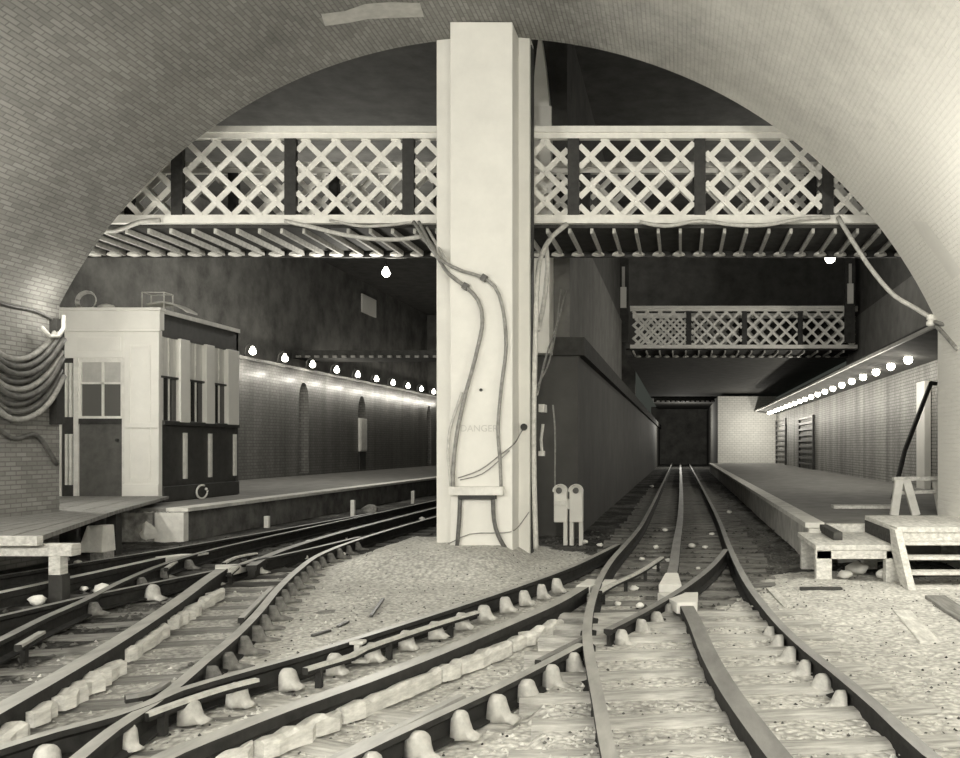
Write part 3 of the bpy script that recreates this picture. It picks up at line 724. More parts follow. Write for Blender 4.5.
cable('wire', [at(448, 544, YF+.02), at(470, 534, YF+.02), at(490, 533, YF+.02), at(510, 532, YF+.02), at(522, 522, 12.44), at(529, 512, 12.44)], .007, 'cable_m', 'thin wire sagging across the foot of the pillar')
for px, py, Y, lab in [(524, 427, 12.43, 'dark wire knob at the right edge of the pillar'), (481, 390, 11.985, 'small dark bolt high on the pillar face')]:
    c = at(px, py, Y); k_ = .45 if px < 500 else 1; tag(MB().lathe(c, [(.045*k_, -.04*k_), (.05*k_, -.01*k_), (.03*k_, .03*k_), (.012*k_, .04*k_)], 10, axis='y').build('knob', M['iron']), lab, 'knob')
cable('conduit', [at(567, 224, 13.35), at(552, 237, 13.2), at(541, 257, 12.9), at(537, 290, 12.55), at(535.5, 340, 12.55), at(534, 400, 12.55), at(534, 470, 12.55), at(536, 549, 12.55)], .036, 'cable_p', 'tall pale conduit running down the right edge of the pillar')
cable('cable', [at(546, 246, 13.2), at(547.5, 262, 13.2), at(546, 285, 13.2), at(543, 308, 13.1), at(538, 330, 12.7)], .035, 'cable_p', 'short pale cable hanging just right of the tall conduit')
cable('wire', [at(566, 290, 15.7), at(557, 325, 15), at(548, 350, 14), at(537, 395, 12.65)], .015, 'cable_m', 'thin pale wire slanting from the wall to the conduit')
cable('wire', [at(561, 288, 15.7), at(556, 330, 15), at(549, 362, 14), at(538, 385, 12.65)], .012, 'cable_m', 'second thin wire slanting beside the first near the conduit')
cable('conduit', [at(553, 405, 15), at(555, 430, 15), at(555, 486, 15.2), at(556, 520, 15.6)], .014, 'cable_m', 'thin drop wire in the dark gap right of the pillar')
c = at(543, 434, 12.8); mb = MB().box(c.x-.05, c.x+.03, 12.72, 12.98, c.z-.05+.36, c.z+.0+.42); mb.tube([at(543, 424, 12.75), at(541, 440, 12.75), at(542, 453, 12.75)], .022, 8)
mb.box(at(541, 0, 12.75).x-.03, at(541, 0, 12.75).x+.05, 12.7, 12.8, at(0, 456, 12.75).z, at(0, 451, 12.75).z)
tag(mb.build('wall_bracket', M['cable_p']), 'small pale bracket on the right side of the pillar', 'bracket')

# ---------------------------------------------------------------- footbridge
def lattice_panel(x0, x1, Y, z0, z1, pitch=.45, w=.085, ang=1.0, side=1):
    mb = MB(); h = z1-z0
    def clip(xa, s):                                  # line x = xa + s*(z-z0)
        za, zb = 0.0, h
        if s > 0: za = max(za, (x0-xa)/s); zb = min(zb, (x1-xa)/s)
        else: za = max(za, (x1-xa)/s); zb = min(zb, (x0-xa)/s)
        if zb-za < .03: return None
        return (xa+s*za, za+z0), (xa+s*zb, zb+z0)
    k0 = int((x0-h*ang)/pitch)-2; k1 = int((x1+h*ang)/pitch)+2
    for k in range(k0, k1):
        for s, dy in ((ang, 0), (-ang, -.022)):
            c = clip(k*pitch, s)
            if c: mb.bar((c[0][0], Y+dy, c[0][1]), (c[1][0], Y+dy, c[1][1]), w, .016, up=(0, 1, 0))
    # rivets where the strips cross
    for k in range(k0, k1):
        for j in range(k0, k1):
            dx = (j-k)*pitch
            if dx <= 0: continue
            z = dx/(2*ang); x = k*pitch+ang*z
            if z < h and x0+.03 < x < x1-.03: mb.lathe((x, Y-.03, z0+z), [(.017, 0), (.013, -.006), (.004, -.009)], 6, axis='y')
    return mb
def footbridge(name, x0, x1, Y, posts, label, depth=1.7, joist=.335, mL='lattice', dents=True):
    zt, zb = 6.03, 4.86
    br = thing(name, ((x0+x1)/2, Y+depth/2, 4.4), label, 'footbridge')
    for fy, lab in ((Y, ''), (Y+depth, 'rear ')):
        edges = [x0]+posts+[x1]
        for a, b_ in zip(edges, edges[1:]):
            lattice_panel(a+.09, b_-.09, fy, zb, zt).build('lattice_panel', M[mL], br)
        for px in posts:
            mb = MB().box(px-.085, px+.085, fy-.055, fy+.03, 4.87, 6.03); mb.build('post', M['iron'], br)
        MB().box(x0, x1, fy-.06, fy+.05, 6.02, 6.10).box(x0, x1, fy-.1, fy+.09, 6.10, 6.19).build('top_rail', M['lattice'], br)
        MB().box(x0, x1, fy-.05, fy+.04, 4.75, 4.875).build('bottom_chord', M['lattice'], br)
        if lab: MB().box(x0, x1, fy-.02, fy+.03, 4.60, 4.75).build('girder', M['iron'], br)
    MB().box(x0, x1, Y+.05, Y+depth-.05, 4.70, 4.76).build('deck', M['deckd'], br)
    x = x0+.1; kk = 0; proto = None
    while x < x1 and kk < 62:
        if proto is None:
            proto = MB().box(x-.022, x+.022, Y+.06, Y+depth-.06, 4.62, 4.695).build('joist', M['cast'], br); jx = x; jl = Vector(proto.location)
        else:
            j = proto.copy(); COL.objects.link(j); j.location = jl+Vector((x-jx, 0, 0))
        x += joist; kk += 1
    if dents:  # pale lumps stand in for lit spots on the rear flange
        fl_ = MB(); q = x0+.1
        while q < x1-.2: fl_.lathe((q+.1, Y+depth-.08, 4.60), [(.03, 0), (.11, .02), (.10, .05), (.04, .09)], 10); q += .34
        tag(fl_.build('lit_spots', M['lattice'], br), 'row of pale lumps in place of lit spots along the rear girder', None, None, 'stuff')
    return br
footbridge('footbridge', -14.5, 6.0, 13.55, [-12.9, -11.1, -9.3, -7.55, -5.85, -4.08, -1.6, .3, 2.22, 4.1], 'white lattice footbridge crossing the whole station behind the pillar')
footbridge('footbridge', -1.7, 6.05, 30.7, [.3, 2.2, 4.1], 'distant lattice footbridge over the right-hand track, far behind the first', joist=.45)
mb = MB().box(-14.5, -2.7, 33.6, 35.2, 4.72, 5.0, 0)
for k in range(34): mb.box(-14.3+k*.34, -14.14+k*.34, 33.5, 33.6, 4.72, 4.8, 1)
tag(mb.build('girder', [M['deckd'], M['cable_m']]), 'dim distant girder spanning the left hall, with a row of pale ends', 'girder')
mb = MB().box(-1.8, 2.4, 62, 63, 4.5, 4.78, 0)
for k in range(12): mb.box(-1.6+k*.34, -1.4+k*.34, 61.9, 62, 4.5, 4.58, 1)
tag(mb.build('girder', [M['deckd'], M['lattice']]), 'farthest dark girder over the tunnel mouth, with a row of pale ends', 'girder')
# pointed pale pier above the bridge: solid shape standing in for lit vault
b0 = at(534, 222, 15.6); xs0, xs1 = at(533, 0, 15.6).x, at(551, 0, 15.6).x
mb = MB(); prof_s = []
for t in [i/14 for i in range(15)]:
    z = at(0, 222, 15.6).z+(at(0, 38, 15.6).z-at(0, 222, 15.6).z)*t
    wR = xs1+(at(541.5, 0, 15.6).x-xs1)*max(0, (t-.42)/.58)**1.8; wL = xs0+(at(539, 0, 15.6).x-xs0)*max(0, (t-.55)/.45)**2
    prof_s.append((wL, wR, z))
vs = []
for (a, b_, z) in prof_s: vs += [(a, 15.55, z), (b_, 15.55, z), (b_, 15.8, z), (a, 15.8, z)]
fs = [(0, 3, 2, 1)]+[(i*4+k, i*4+(k+1) % 4, i*4+4+(k+1) % 4, i*4+4+k) for i in range(14) for k in range(4)]+[(56, 57, 58, 59)]
mb.add(vs, fs); mb.box(xs0, xs1, 15.4, 15.9, 3.0, vs[0][2])
spire = tag(mb.build('sliver', M['sliver']), 'narrow pale pier of lit vault, built as a pointed solid, rising behind the pillar and bridge', 'sliver')
MB().box(xs0-.02, xs1+.02, 15.5, 15.56, at(0, 124, 15.5).z-.2, at(0, 106, 15.5).z).build('base_block', M['white'], spire)['label'] = 'whiter base block'
# cables slung along the bridge
gB = 'cables slung along the footbridge'
cable('cable', [at(80, 237, 13.35), at(95, 231, 13.35), at(115, 231, 13.35), at(140, 222, 13.38), at(160, 220, 13.4)], .035, 'cable_p', 'pale cable bunched at the far left end of the footbridge', group=gB)
cable('cable', [at(285, 221, 13.38), at(312, 227, 13.36), at(345, 235, 13.34), at(375, 239, 13.32), at(405, 239, 13.34), at(424, 236, 13.3)], .033, 'cable_p', 'pale cable sagging under the bridge left of the pillar, upper of two', group=gB)
cable('cable', [at(330, 220, 13.38), at(360, 226, 13.36), at(390, 225, 13.36), at(412, 222, 13.36)], .022, 'cable_p', 'thin pale cable drooping along the lower chord left of the pillar', group=gB)
cable('cable', [at(150, 248, 15.35), at(195, 250, 15.35), at(222, 249, 15.35), at(240, 250, 15.35), at(280, 254, 15.35), at(310, 252, 15.35), at(338, 247, 15.35)], .045, 'cable_p', 'pale loop in place of lit girder flange under the left part of the footbridge', group=gB)  # added loop standing in for lit bits of the rear flange
cable('cable', [at(338, 247, 15.35), at(360, 252, 15.35), at(392, 256, 15.35), at(418, 254, 15.35), at(440, 248, 15.35)], .045, 'cable_p', 'pale loop in place of lit girder flange under the bridge beside the pillar', group=gB)  # second added loop, also for lit flange bits
cable('cable', [at(640, 222, 13.42), at(665, 226, 13.38), at(700, 221, 13.42), at(735, 225, 13.36), at(765, 225, 13.36), at(800, 219, 13.4), at(830, 217, 13.42)], .03, 'cable_p', 'pale cable along the lower chord of the bridge right of the pillar', group=gB)
cable('cable', [at(838, 217, 13.4), at(852, 240, 13.2), at(872, 270, 13.0), at(895, 296, 12.8), at(915, 308, 12.7), at(938, 322, 12.45), at(958, 335, 11.9)], .035, 'cable_p', 'pale cable hanging from the bridge to the right side of the arch')
cable('cable', [at(935, 322, 12.45), at(946, 325, 12.2), at(966, 326, 11.8)], .03, 'cable_m', 'short cable crossing the right jamb of the arch, upper one')
cable('cable', [at(936, 326, 12.45), at(945, 335, 12.1), at(957, 349, 11.6)], .03, 'cable_m', 'short cable drooping on the right jamb of the arch, lower one')
p = at(934, 322, 12.5); tag(MB().lathe(p+Vector((-.05, 0, -.06)), [(.03, 0), (.06, .02), (.06, .06), (.035, .08), (.055, .1), (.05, .15), (.02, .17)], 12).build('insulator', M['white']), 'small white insulator at the right springing of the arch', 'insulator')

# ---------------------------------------------------------------- hanging lamps and small marks
def point_light(p, w, r=.06, col=(1, .95, .84)):
    l = bpy.data.lights.new('lamp', 'POINT'); l.energy = w; l.shadow_soft_size = r; l.color = col
    o = bpy.data.objects.new('point_light', l); COL.objects.link(o); o.location = p; return o
def bulb_prof(r): return [(.4*r, 1.5*r), (.45*r, 1.1*r), (.8*r, .6*r), (r, 0), (.85*r, -.55*r), (.45*r, -.9*r), (.05*r, -r)]
for (px, py, Y, r, lab) in [(386, 273, 24, .11, 'small lit lamp hanging in the dark left hall'), (830, 258, 22, .13, 'small lit lamp hanging by the right wall under the bridge')]:
    p = at(px, py, Y); t = thing('hanging_lamp', p, lab, 'lamp')
    MB().lathe(p, bulb_prof(r), 12).build('bulb', M['bulb'], t, smooth=True); MB().tube([p+Vector((0, 0, r*1.4)), Vector((p.x, p.y, 9.0))], .012, 6).build('cord', M['iron'], t)
    MB().lathe(p+Vector((0, 0, r*1.4)), [(.05, 0), (.05, .1), (.02, .13)], 10).build('socket', M['iron'], t)
    point_light(p+Vector((0, -.1, -.3)), 40, .1)
tag(MB().box(-14.6, -14.54, 41.2, 43.1, 7.58, 8.42).build('notice_board', M['sliver']), 'grey square board high on the dark left wall of the hall', 'board')
for (px, ya, yb, Y, lab) in [(623.5, 267, 308, 30.2, 'thin post with a white lower half left of the distant bridge'), (850, 264, 304, 30.2, 'thin post with a white lower half right of the distant bridge')]:
    t = thing('signal_post', at(px, yb, Y), lab, 'post', 'posts at the distant bridge')
    a, b_, c_ = at(px, ya, Y), at(px, (ya+yb)/2, Y), at(px, yb, Y)
    MB().box(c_.x-.17, c_.x+.17, Y-.03, Y+.12, 4.9, 8.8).build('post', M['deckd'], t)
    MB().box(a.x-.05, a.x+.05, Y-.06, Y-.03, b_.z, a.z).build('upper_tube', M['patch'], t)
    MB().box(c_.x-.1, c_.x+.1, Y-.1, Y-.03, c_.z, b_.z).build('white_panel', M['white'], t)
t = thing('arched_cabinet', (-13.75, 38.2, .45), 'pale cabinet set in the arched niche of the left wall', 'cabinet')
MB().box(-13.9, -13.42, 37.8, 38.6, 1.2, 2.6).build('body', M['plaster'], t, bevel=.02)
MB().box(-13.42, -13.4, 37.86, 38.54, 1.26, 2.54).build('door', M['white2'], t); MB().box(-13.88, -13.46, 37.84, 38.56, .45, 1.2).build('base', M['wood_d'], t)

# platform lamps
names = ['first', 'second', 'third', 'fourth', 'fifth', 'sixth', 'seventh', 'eighth', 'ninth', 'tenth', 'eleventh', 'twelfth', 'thirteenth', 'fourteenth', 'fifteenth', 'sixteenth', 'seventeenth', 'eighteenth', 'nineteenth', 'twentieth', 'twenty-first']
for k in range(11):
    Y = 27.8+2.27*k; p = Vector((-13.2, Y, 4.34)); t = thing('wall_lamp', (-13.45, Y, 4.2), '%s lit lamp from the booth in the row along the top of the left wall' % names[k], 'lamp', 'lamps along the left wall')
    MB().lathe(p, bulb_prof(.105), 12).build('bulb', M['bulb'], t, smooth=True)
    MB().tube([(-13.46, Y, 4.2), (-13.42, Y, 4.47), (-13.3, Y, 4.6), (-13.2, Y, 4.54)], .018, 6).build('bracket', M['iron'], t, smooth=True)
    point_light(Vector((-12.95, Y-.1, 3.8)), 25, .05)
for k in range(20):
    Y = 21.3+1.75*k; p = Vector((5.4, Y, 3.46)); t = thing('canopy_lamp', (5.4, Y, 3.3), '%s lit lamp from the near end of the row under the right canopy' % names[k], 'lamp', 'lamps under the right canopy')
    MB().lathe(p, bulb_prof(.11), 12).build('bulb', M['bulb'], t, smooth=True)
    MB().lathe((5.4, Y, 3.52), [(.05, -.02), (.09, .0), (.09, .05), (.04, .06)], 10).build('socket', M['white2'], t)
    point_light(Vector((5.0, Y, 2.85)), (32 if k else 44) if k < 19 else 38, .06)

# ---------------------------------------------------------------- signal booth
YB = 16.4; XB = -9.5
bx = lambda px: XA(px, YB)
bz = lambda py: CZ-(py-VY)*YB/F
bo = thing('signal_booth', (-10.4, 17.8, .37), 'white and dark panelled signal booth standing on the left platform', 'booth')
BL = bx(57)
MB().box(BL, XB, YB+.06, 19.35, .37, .43).build('floor_plate', M['wood_d'], bo)
wall = MB()
wall.box(BL, bx(60.5), YB, YB+.1, .4, bz(358)); wall.box(bx(124), XB, YB, YB+.12, .4, bz(330)); wall.box(BL, bx(124), YB, YB+.1, bz(358), bz(330))
fw = wall.build('front_wall', M['white'], bo, bevel=.01)
MB().box(bx(78), bx(121), YB-.012, YB+.0, bz(351), bz(337)).build('frieze_panel', M['white'], fw, bevel=.005)
MB().box(BL-.03, XB+.05, YB-.06, YB+.1, bz(330), bz(311)).box(BL-.05, XB+.08, YB-.09, YB+.1, bz(311), bz(308)).box(BL-.03, XB+.05, YB-.075, YB, bz(332), bz(330)).build('cornice', M['white'], bo, bevel=.01)
MB().box(bx(124), XB+.02, YB-.05, YB, .40, bz(484)).build('pilaster_base', M['white'], bo, bevel=.006); MB().box(bx(126), XB+.015, YB-.03, YB, bz(428), bz(423)).build('pilaster_band', M['white'], bo, bevel=.006)
MB().box(bx(131), bx(149), YB-.015, YB, bz(482), bz(478)).box(bx(131), bx(149), YB-.015, YB, bz(348), bz(345)).box(bx(129), bx(131), YB-.015, YB, bz(482), bz(345)).box(bx(149), bx(151), YB-.015, YB, bz(482), bz(345)).build('pilaster_moulding', M['white'], bo, bevel=.006)
# sidelight
sl = MB().box(bx(60.5), bx(73), YB+.04, YB+.08, .4, bz(358)).build('sidelight', M['wood_d'], bo)
for px in (66, 70.2):
    MB().box(bx(px)-.022, bx(px)+.022, YB+.0, YB+.04, bz(485), bz(434)).build('bar', M['white2'], sl); MB().box(bx(px)-.022, bx(px)+.022, YB+.0, YB+.04, bz(417), bz(363)).build('bar', M['white2'], sl)
# door
d = MB().box(bx(77), bx(122), YB+.05, YB+.09, .4, bz(424)).build('door', M['door_d'], bo)
MB().box(bx(73), bx(77.5), YB+.01, YB+.1, .4, bz(358)).box(bx(121.5), bx(124), YB+.01, YB+.1, .4, bz(358)).build('door_frame', M['white2'], bo)
MB().box(bx(77), bx(122), YB+.03, YB+.09, bz(424), bz(418.5)).build('lock_rail', M['iron'], d)
s_ = MB().box(bx(77.5), bx(80), YB+.03, YB+.08, bz(418.5), bz(358)).box(bx(119.5), bx(122), YB+.03, YB+.08, bz(418.5), bz(358)).box(bx(80), bx(119.5), YB+.03, YB+.08, bz(418.5), bz(416)).box(bx(80), bx(119.5), YB+.03, YB+.08, bz(362), bz(358)).box(bx(80), bx(119.5), YB+.03, YB+.075, bz(384), bz(382)).box(bx(100.5), bx(102.5), YB+.03, YB+.075, bz(416), bz(362)).build('door_sash', M['white2'], d)
MB().box(bx(80), bx(119.5), YB+.058, YB+.066, bz(383), bz(362)).build('upper_pane', M['frost'], d); MB().box(bx(80), bx(119.5), YB+.058, YB+.066, bz(416), bz(383)).build('lower_pane', M['glass2'], d)
MB().lathe((bx(117), YB+.03, bz(440)), [(.02, 0), (.035, -.03), (.03, -.05), (.01, -.06)], 10, axis='y').build('door_knob', M['iron'], d)
MB().box(BL-.05, bx(124), YB-.08, YB+.1, .37, .41).build('door_sill', M['white2'], bo)
# side wall facing the tracks
YE2 = 19.35
MB().box(XB-.12, XB-.02, YB+.12, YE2, .4, 1.86).build('side_panel', M['wood_d'], bo); MB().box(XB-.12, XB, YB+.12, YE2, 3.42, 3.84).build('side_frieze', M['wood_d'], bo)
MB().box(XB-.12, XB+.03, YB+.12, YE2, .39, .66).build('side_plinth', M['wood_d'], bo, bevel=.008); MB().box(XB-.12, XB+.04, YB+.12, YE2, 1.80, 1.88).build('side_sill', M['wood_d'], bo, bevel=.008)
for (ya, yb, yc) in ((16.52, 17.02, 17.35), (17.44, 17.95, 18.27), (18.36, 18.82, 19.28)):
    w = MB().box(XB-.06, XB-.03, ya, yb, 1.88, 2.66).build('lower_pane', M['glass'], bo)
    b_ = MB().box(XB-.06, XB-.03, ya, yb, 2.70, 3.42).build('upper_blind', M['pale_blind'], bo)
    MB().box(XB-.07, XB+.02, ya-.05, yb, 2.66, 2.70).build('meeting_rail', M['wood_d'], bo)
    MB().box(XB-.06, XB, ya-.02, ya+.03, 1.88, 3.42).box(XB-.05, XB-.015, (ya+yb)/2-.02, (ya+yb)/2+.02, 1.88, 3.42).build('window_bar', M['white2'], bo)
    MB().box(XB-.1, XB+.06, yb, yc, 1.86, 3.44).build('white_mullion', M['white'], bo, bevel=.01)
    MB().box(XB-.02, XB+.03, yc-.12, yc-.04, .78, 1.66).build('batten', M['white2'], bo)
MB().box(BL, BL+.1, YB+.1, YE2, .4, 3.84).box(BL, XB, YE2-.08, YE2, .4, 3.84).build('rear_wall', M['wood_d'], bo)
MB().box(BL-.03, XB+.03, YB+.05, YE2+.03, 3.84, 3.92).build('roof', M['white2'], bo)
# things on the booth roof
mb = MB(); pts = [at(152+40*t, 310-5*math.sin(t*2.4)-3+10*t*t, 17.6) for t in [i/10 for i in range(11)]]
mb.sweep([(p.x, p.y, max(p.z, 3.93)) for p in pts], [(-.2, .03), (.2, .03), (.2, -.005), (-.2, -.005)])
tag(mb.build('warped_board', M['white2']), 'warped pale board lying on the booth roof corner', 'board')
c = at(158, 304, 17.4); mb = MB()
for (a, b_) in (((-.22, 0), (.2, 0)), ((-.22, .42), (.2, .42)), ((-.22, 0), (-.22, .42)), ((.2, 0), (.2, .42))):
    for dy in (-.15, .15): mb.tube([(c.x+a[0], c.y+dy, 3.935+a[1]), (c.x+b_[0], c.y+dy, 3.935+b_[1])], .014, 6)
for a in (-.22, .2):
    for z in (0, .42): mb.tube([(c.x+a, c.y-.15, 3.935+z), (c.x+a, c.y+.15, 3.935+z)], .014, 6)
tag(mb.build('wire_cage', M['cable_p']), 'small open wire cage standing on the booth roof', 'cage')
c = Vector((bx(70)+.02, 16.8, 3.92)); mb = MB()
for k in range(4):
    mb.tube([c+Vector((math.cos(q)*(.19-.01*k), .02*k+math.sin(q)*.03, .2+math.sin(q)*(.19-.012*k))) for q in [i*math.pi/12 for i in range(25)]], .01, 6)
tag(mb.build('wire_coil', M['cable_p']), 'loose coil of wire on the left end of the booth roof', 'coil')
tag(lump(MB(), (bx(101), 16.55, 3.96), .15, .1, .06, 4).build('rag', M['white'], smooth=True), 'small white bundle on the front edge of the booth roof', 'bundle')
c = Vector((XB+.1, 17.7, .51)); mb = MB().tube([c+Vector((.02*math.cos(q), math.cos(q)*.16, math.sin(q)*.13)) for q in [1.15+i*5.3/24 for i in range(25)]], .02, 8)
lump(mb, c+Vector((.03, .1, .05)), .03, .03, .03, 2)
tag(mb.build('wire_hoop', M['white2'], smooth=True), 'small open white hoop leaning at the foot of the booth side', 'hoop')

# ---------------------------------------------------------------- left foreground: boarded ramp
rp = thing('boarded_ramp', (-8.2, 12.5, -.19), 'grey boarded walkway on trestles leading from the booth door', 'walkway')
zt = .50
def plank(a0, a1, b0, b1, name='plank'):
    mb = MB(); vs = [(a0[0], a0[1], zt), (a1[0], a1[1], zt), (b1[0], b1[1], zt), (b0[0], b0[1], zt)]
    mb.add(vs+[(v[0], v[1], zt-.05) for v in vs], [(0, 1, 2, 3), (7, 6, 5, 4), (0, 4, 5, 1), (1, 5, 6, 2), (2, 6, 7, 3), (3, 7, 4, 0)]); return mb.build(name, M['deck'], rp)
nearL, nearR_ = Vector((-8.58, 9.0)), Vector((-6.38, 9.0))
mL, mR = Vector((-8.56, 12.6)), Vector((-7.9, 12.6)); fL, fR = Vector((-10.6, 16.3)), Vector((-9.55, 16.3))
# near deck: planks run along from the front edge to the pinch, far deck continues to the booth
N = 7
for i in range(N):
    t0, t1 = i/N+.006, (i+1)/N-.006
    plank(nearL.lerp(nearR_, t0), nearL.lerp(nearR_, t1), mL.lerp(mR, t0), mL.lerp(mR, t1))
N = 5; mL2, mR2 = Vector((-10.2, 12.62)), Vector((-7.9, 12.62)); fL2, fR2 = Vector((-11.35, 16.3)), Vector((-9.25, 16.3))
for i in range(N):
    t0, t1 = i/N+.005, (i+1)/N-.005
    plank(mL2.lerp(mR2, t0), mL2.lerp(mR2, t1), fL2.lerp(fR2, t0), fL2.lerp(fR2, t1))
MB().box(-8.55, -6.36, 8.9, 8.99, .41, .505).build('front_beam', M['board'], rp, bevel=.006)
MB().box(-8.55, -6.12, 9.05, 9.2, .29, .41).build('cross_beam', M['board'], rp, bevel=.006)
for x, y in ((-6.3, 9.12), (-8.4, 9.12)):
    MB().box(x-.06, x+.06, y-.06, y+.06, .1, .29).build('leg', M['board'], rp, bevel=.006); MB().box(x-.07, x+.07, y-.05, y+.08, -.2, .1).build('foot', M['deckd'], rp, bevel=.01)
for x, y in ((-8.3, 13.2), (-9.4, 12.8), (-9.6, 14.6), (-10.6, 14.6)): MB().box(x-.07, x+.07, y-.07, y+.07, -.2, zt-.05).build('leg', M['deckd'], rp)
q = gp(95, 553, -.19); mb = MB(); x0_, x1_ = -8.78, -8.33; y0_ = 12.0
x0_, x1_ = at(78, 0, 12).x, at(102, 0, 12).x; zz = at(0, 526, 12).z
mb.add([(x0_-.02, y0_, -.02), (x1_, y0_, -.02), (x1_, y0_+.3, -.02), (x0_+.1, y0_+.3, -.02), (x0_+.1, y0_+.02, zz), (x1_, y0_+.02, zz), (x1_, y0_+.26, zz), (x0_+.2, y0_+.26, zz)], [(0, 3, 2, 1), (4, 5, 6, 7), (0, 1, 5, 4), (1, 2, 6, 5), (2, 3, 7, 6), (3, 0, 4, 7)])
blk = tag(mb.build('stone_block', M['white_stone'], bevel=.012), 'white sloping block under the edge of the boarded walkway', 'block')
MB().box(x0_+.14, x1_, y0_+.04, y0_+.26, -.2, -.02).build('base', M['stone'], blk)
stone(44, 559, .15, 'pale stone under the front beam of the walkway', seed=91)
stone(78, 551, .07, 'small pale stone right of the walkway leg', seed=93)
# platform end of rough stone with whitewashed corner
mb = MB(); 
for i in range(8):
    for j in range(4):
        xa = -9.25+i*.105; za = -.2+j*.13
        lump(mb, (xa+.05, 14.97, za+.06), .065, .05, .07, i*7+j)
mb.box(-9.28, -8.7, 14.9, 14.985, -.25, .3)
struct(mb.build('trim_4', M['stone']), 'rough stone end of the left platform')
mb = MB().box(-8.72, -8.22, 14.9, 15.05, -.22, .30); lump(mb, (-8.8, 14.93, 0), .2, .05, .18, 3)
struct(mb.build('trim_5', M['white_stone']), 'whitewashed corner of the left platform')
for k, (px, py, yt, lab) in enumerate([(267, 528, 516, 'white stake below the left platform, nearest the booth'), (353, 517, 500, 'white stake below the left platform, middle one of three'), (413, 504, 491, 'white stake below the left platform, nearest the pillar')]):
    p = gp(px, py, -.19); h = (py-yt)*p.y/F
    tag(MB().box(p.x-.045, p.x+.045, p.y-.045, p.y+.045, -.2, -.19+h).build('stake', M['white'], bevel=.008), lab, 'stake', 'white stakes by the left platform')

# ---------------------------------------------------------------- cables on the left tunnel wall
for k in range(9):
    za = 3.05-.085*k; sag = .36+.02*k; x = XL+.06+.03*(k % 3)
    pts = [Vector((x, 12.42-.03*(k % 2), za)), Vector((x+.02, 12.1, za-.3-.01*k)), Vector((x+.03, 11.75, za-.3-sag*.55)), Vector((x+.03, 11.4, za-.3-sag*.62)), Vector((x+.02, 10.9, za-.22-sag*.2)), Vector((x, 10.3, za+.02)), Vector((x+.02, 9.6, za-.22-sag*.3)), Vector((x+.03, 8.8, za-.2-sag*.3)), Vector((x, 7.9, za+.05)), Vector((x+.02, 6.6, za-.2-sag*.3)), Vector((x, 5.2, za+.05))]
    cable('cable', pts, .038, 'cable_d' if k % 4 else 'cable_m', '%s cable from the top of the sagging bundle on the left tunnel wall' % names[k], group='cable bundle on the left tunnel wall')
cable('cable', [Vector((XL+.03, 12.4, 3.12)), Vector((XL+.04, 12.0, 3.2)), Vector((XL+.04, 11.5, 3.2)), Vector((XL+.04, 10.4, 3.3)), Vector((XL+.04, 8, 3.25)), Vector((XL+.04, 5.2, 3.3))], .022, 'cable_d', 'single thin dark cable strung above the sagging bundle')
cable('cable', [Vector((XL+.04, 12.4, 1.15)), Vector((XL+.04, 12.0, 1.55)), Vector((XL+.04, 11.6, 1.5)), Vector((XL+.04, 11.0, 1.75)), Vector((XL+.04, 9.0, 1.6)), Vector((XL+.04, 5.2, 1.7))], .03, 'cable_d', 'lone dark cable low on the left tunnel wall below the bundle')
mb = MB().box(XL, XL+.1, 12.30, 12.46, 1.7, 3.15); tag(mb.build('cable_rack', M['iron']), 'upright iron rack the sagging bundle hangs from', 'rack')
p = Vector((XL+.12, 12.3, 2.9)); tag(MB().tube([p+Vector((0, .1, .3)), p+Vector((.02, .08, .12)), p, p+Vector((.02, -.2, -.02)), p+Vector((.02, -.35, .08))], .03, 8).build('cable_hook', M['cable_p'], smooth=True), 'pale hooked bracket at the top of the cable bundle', 'hook')

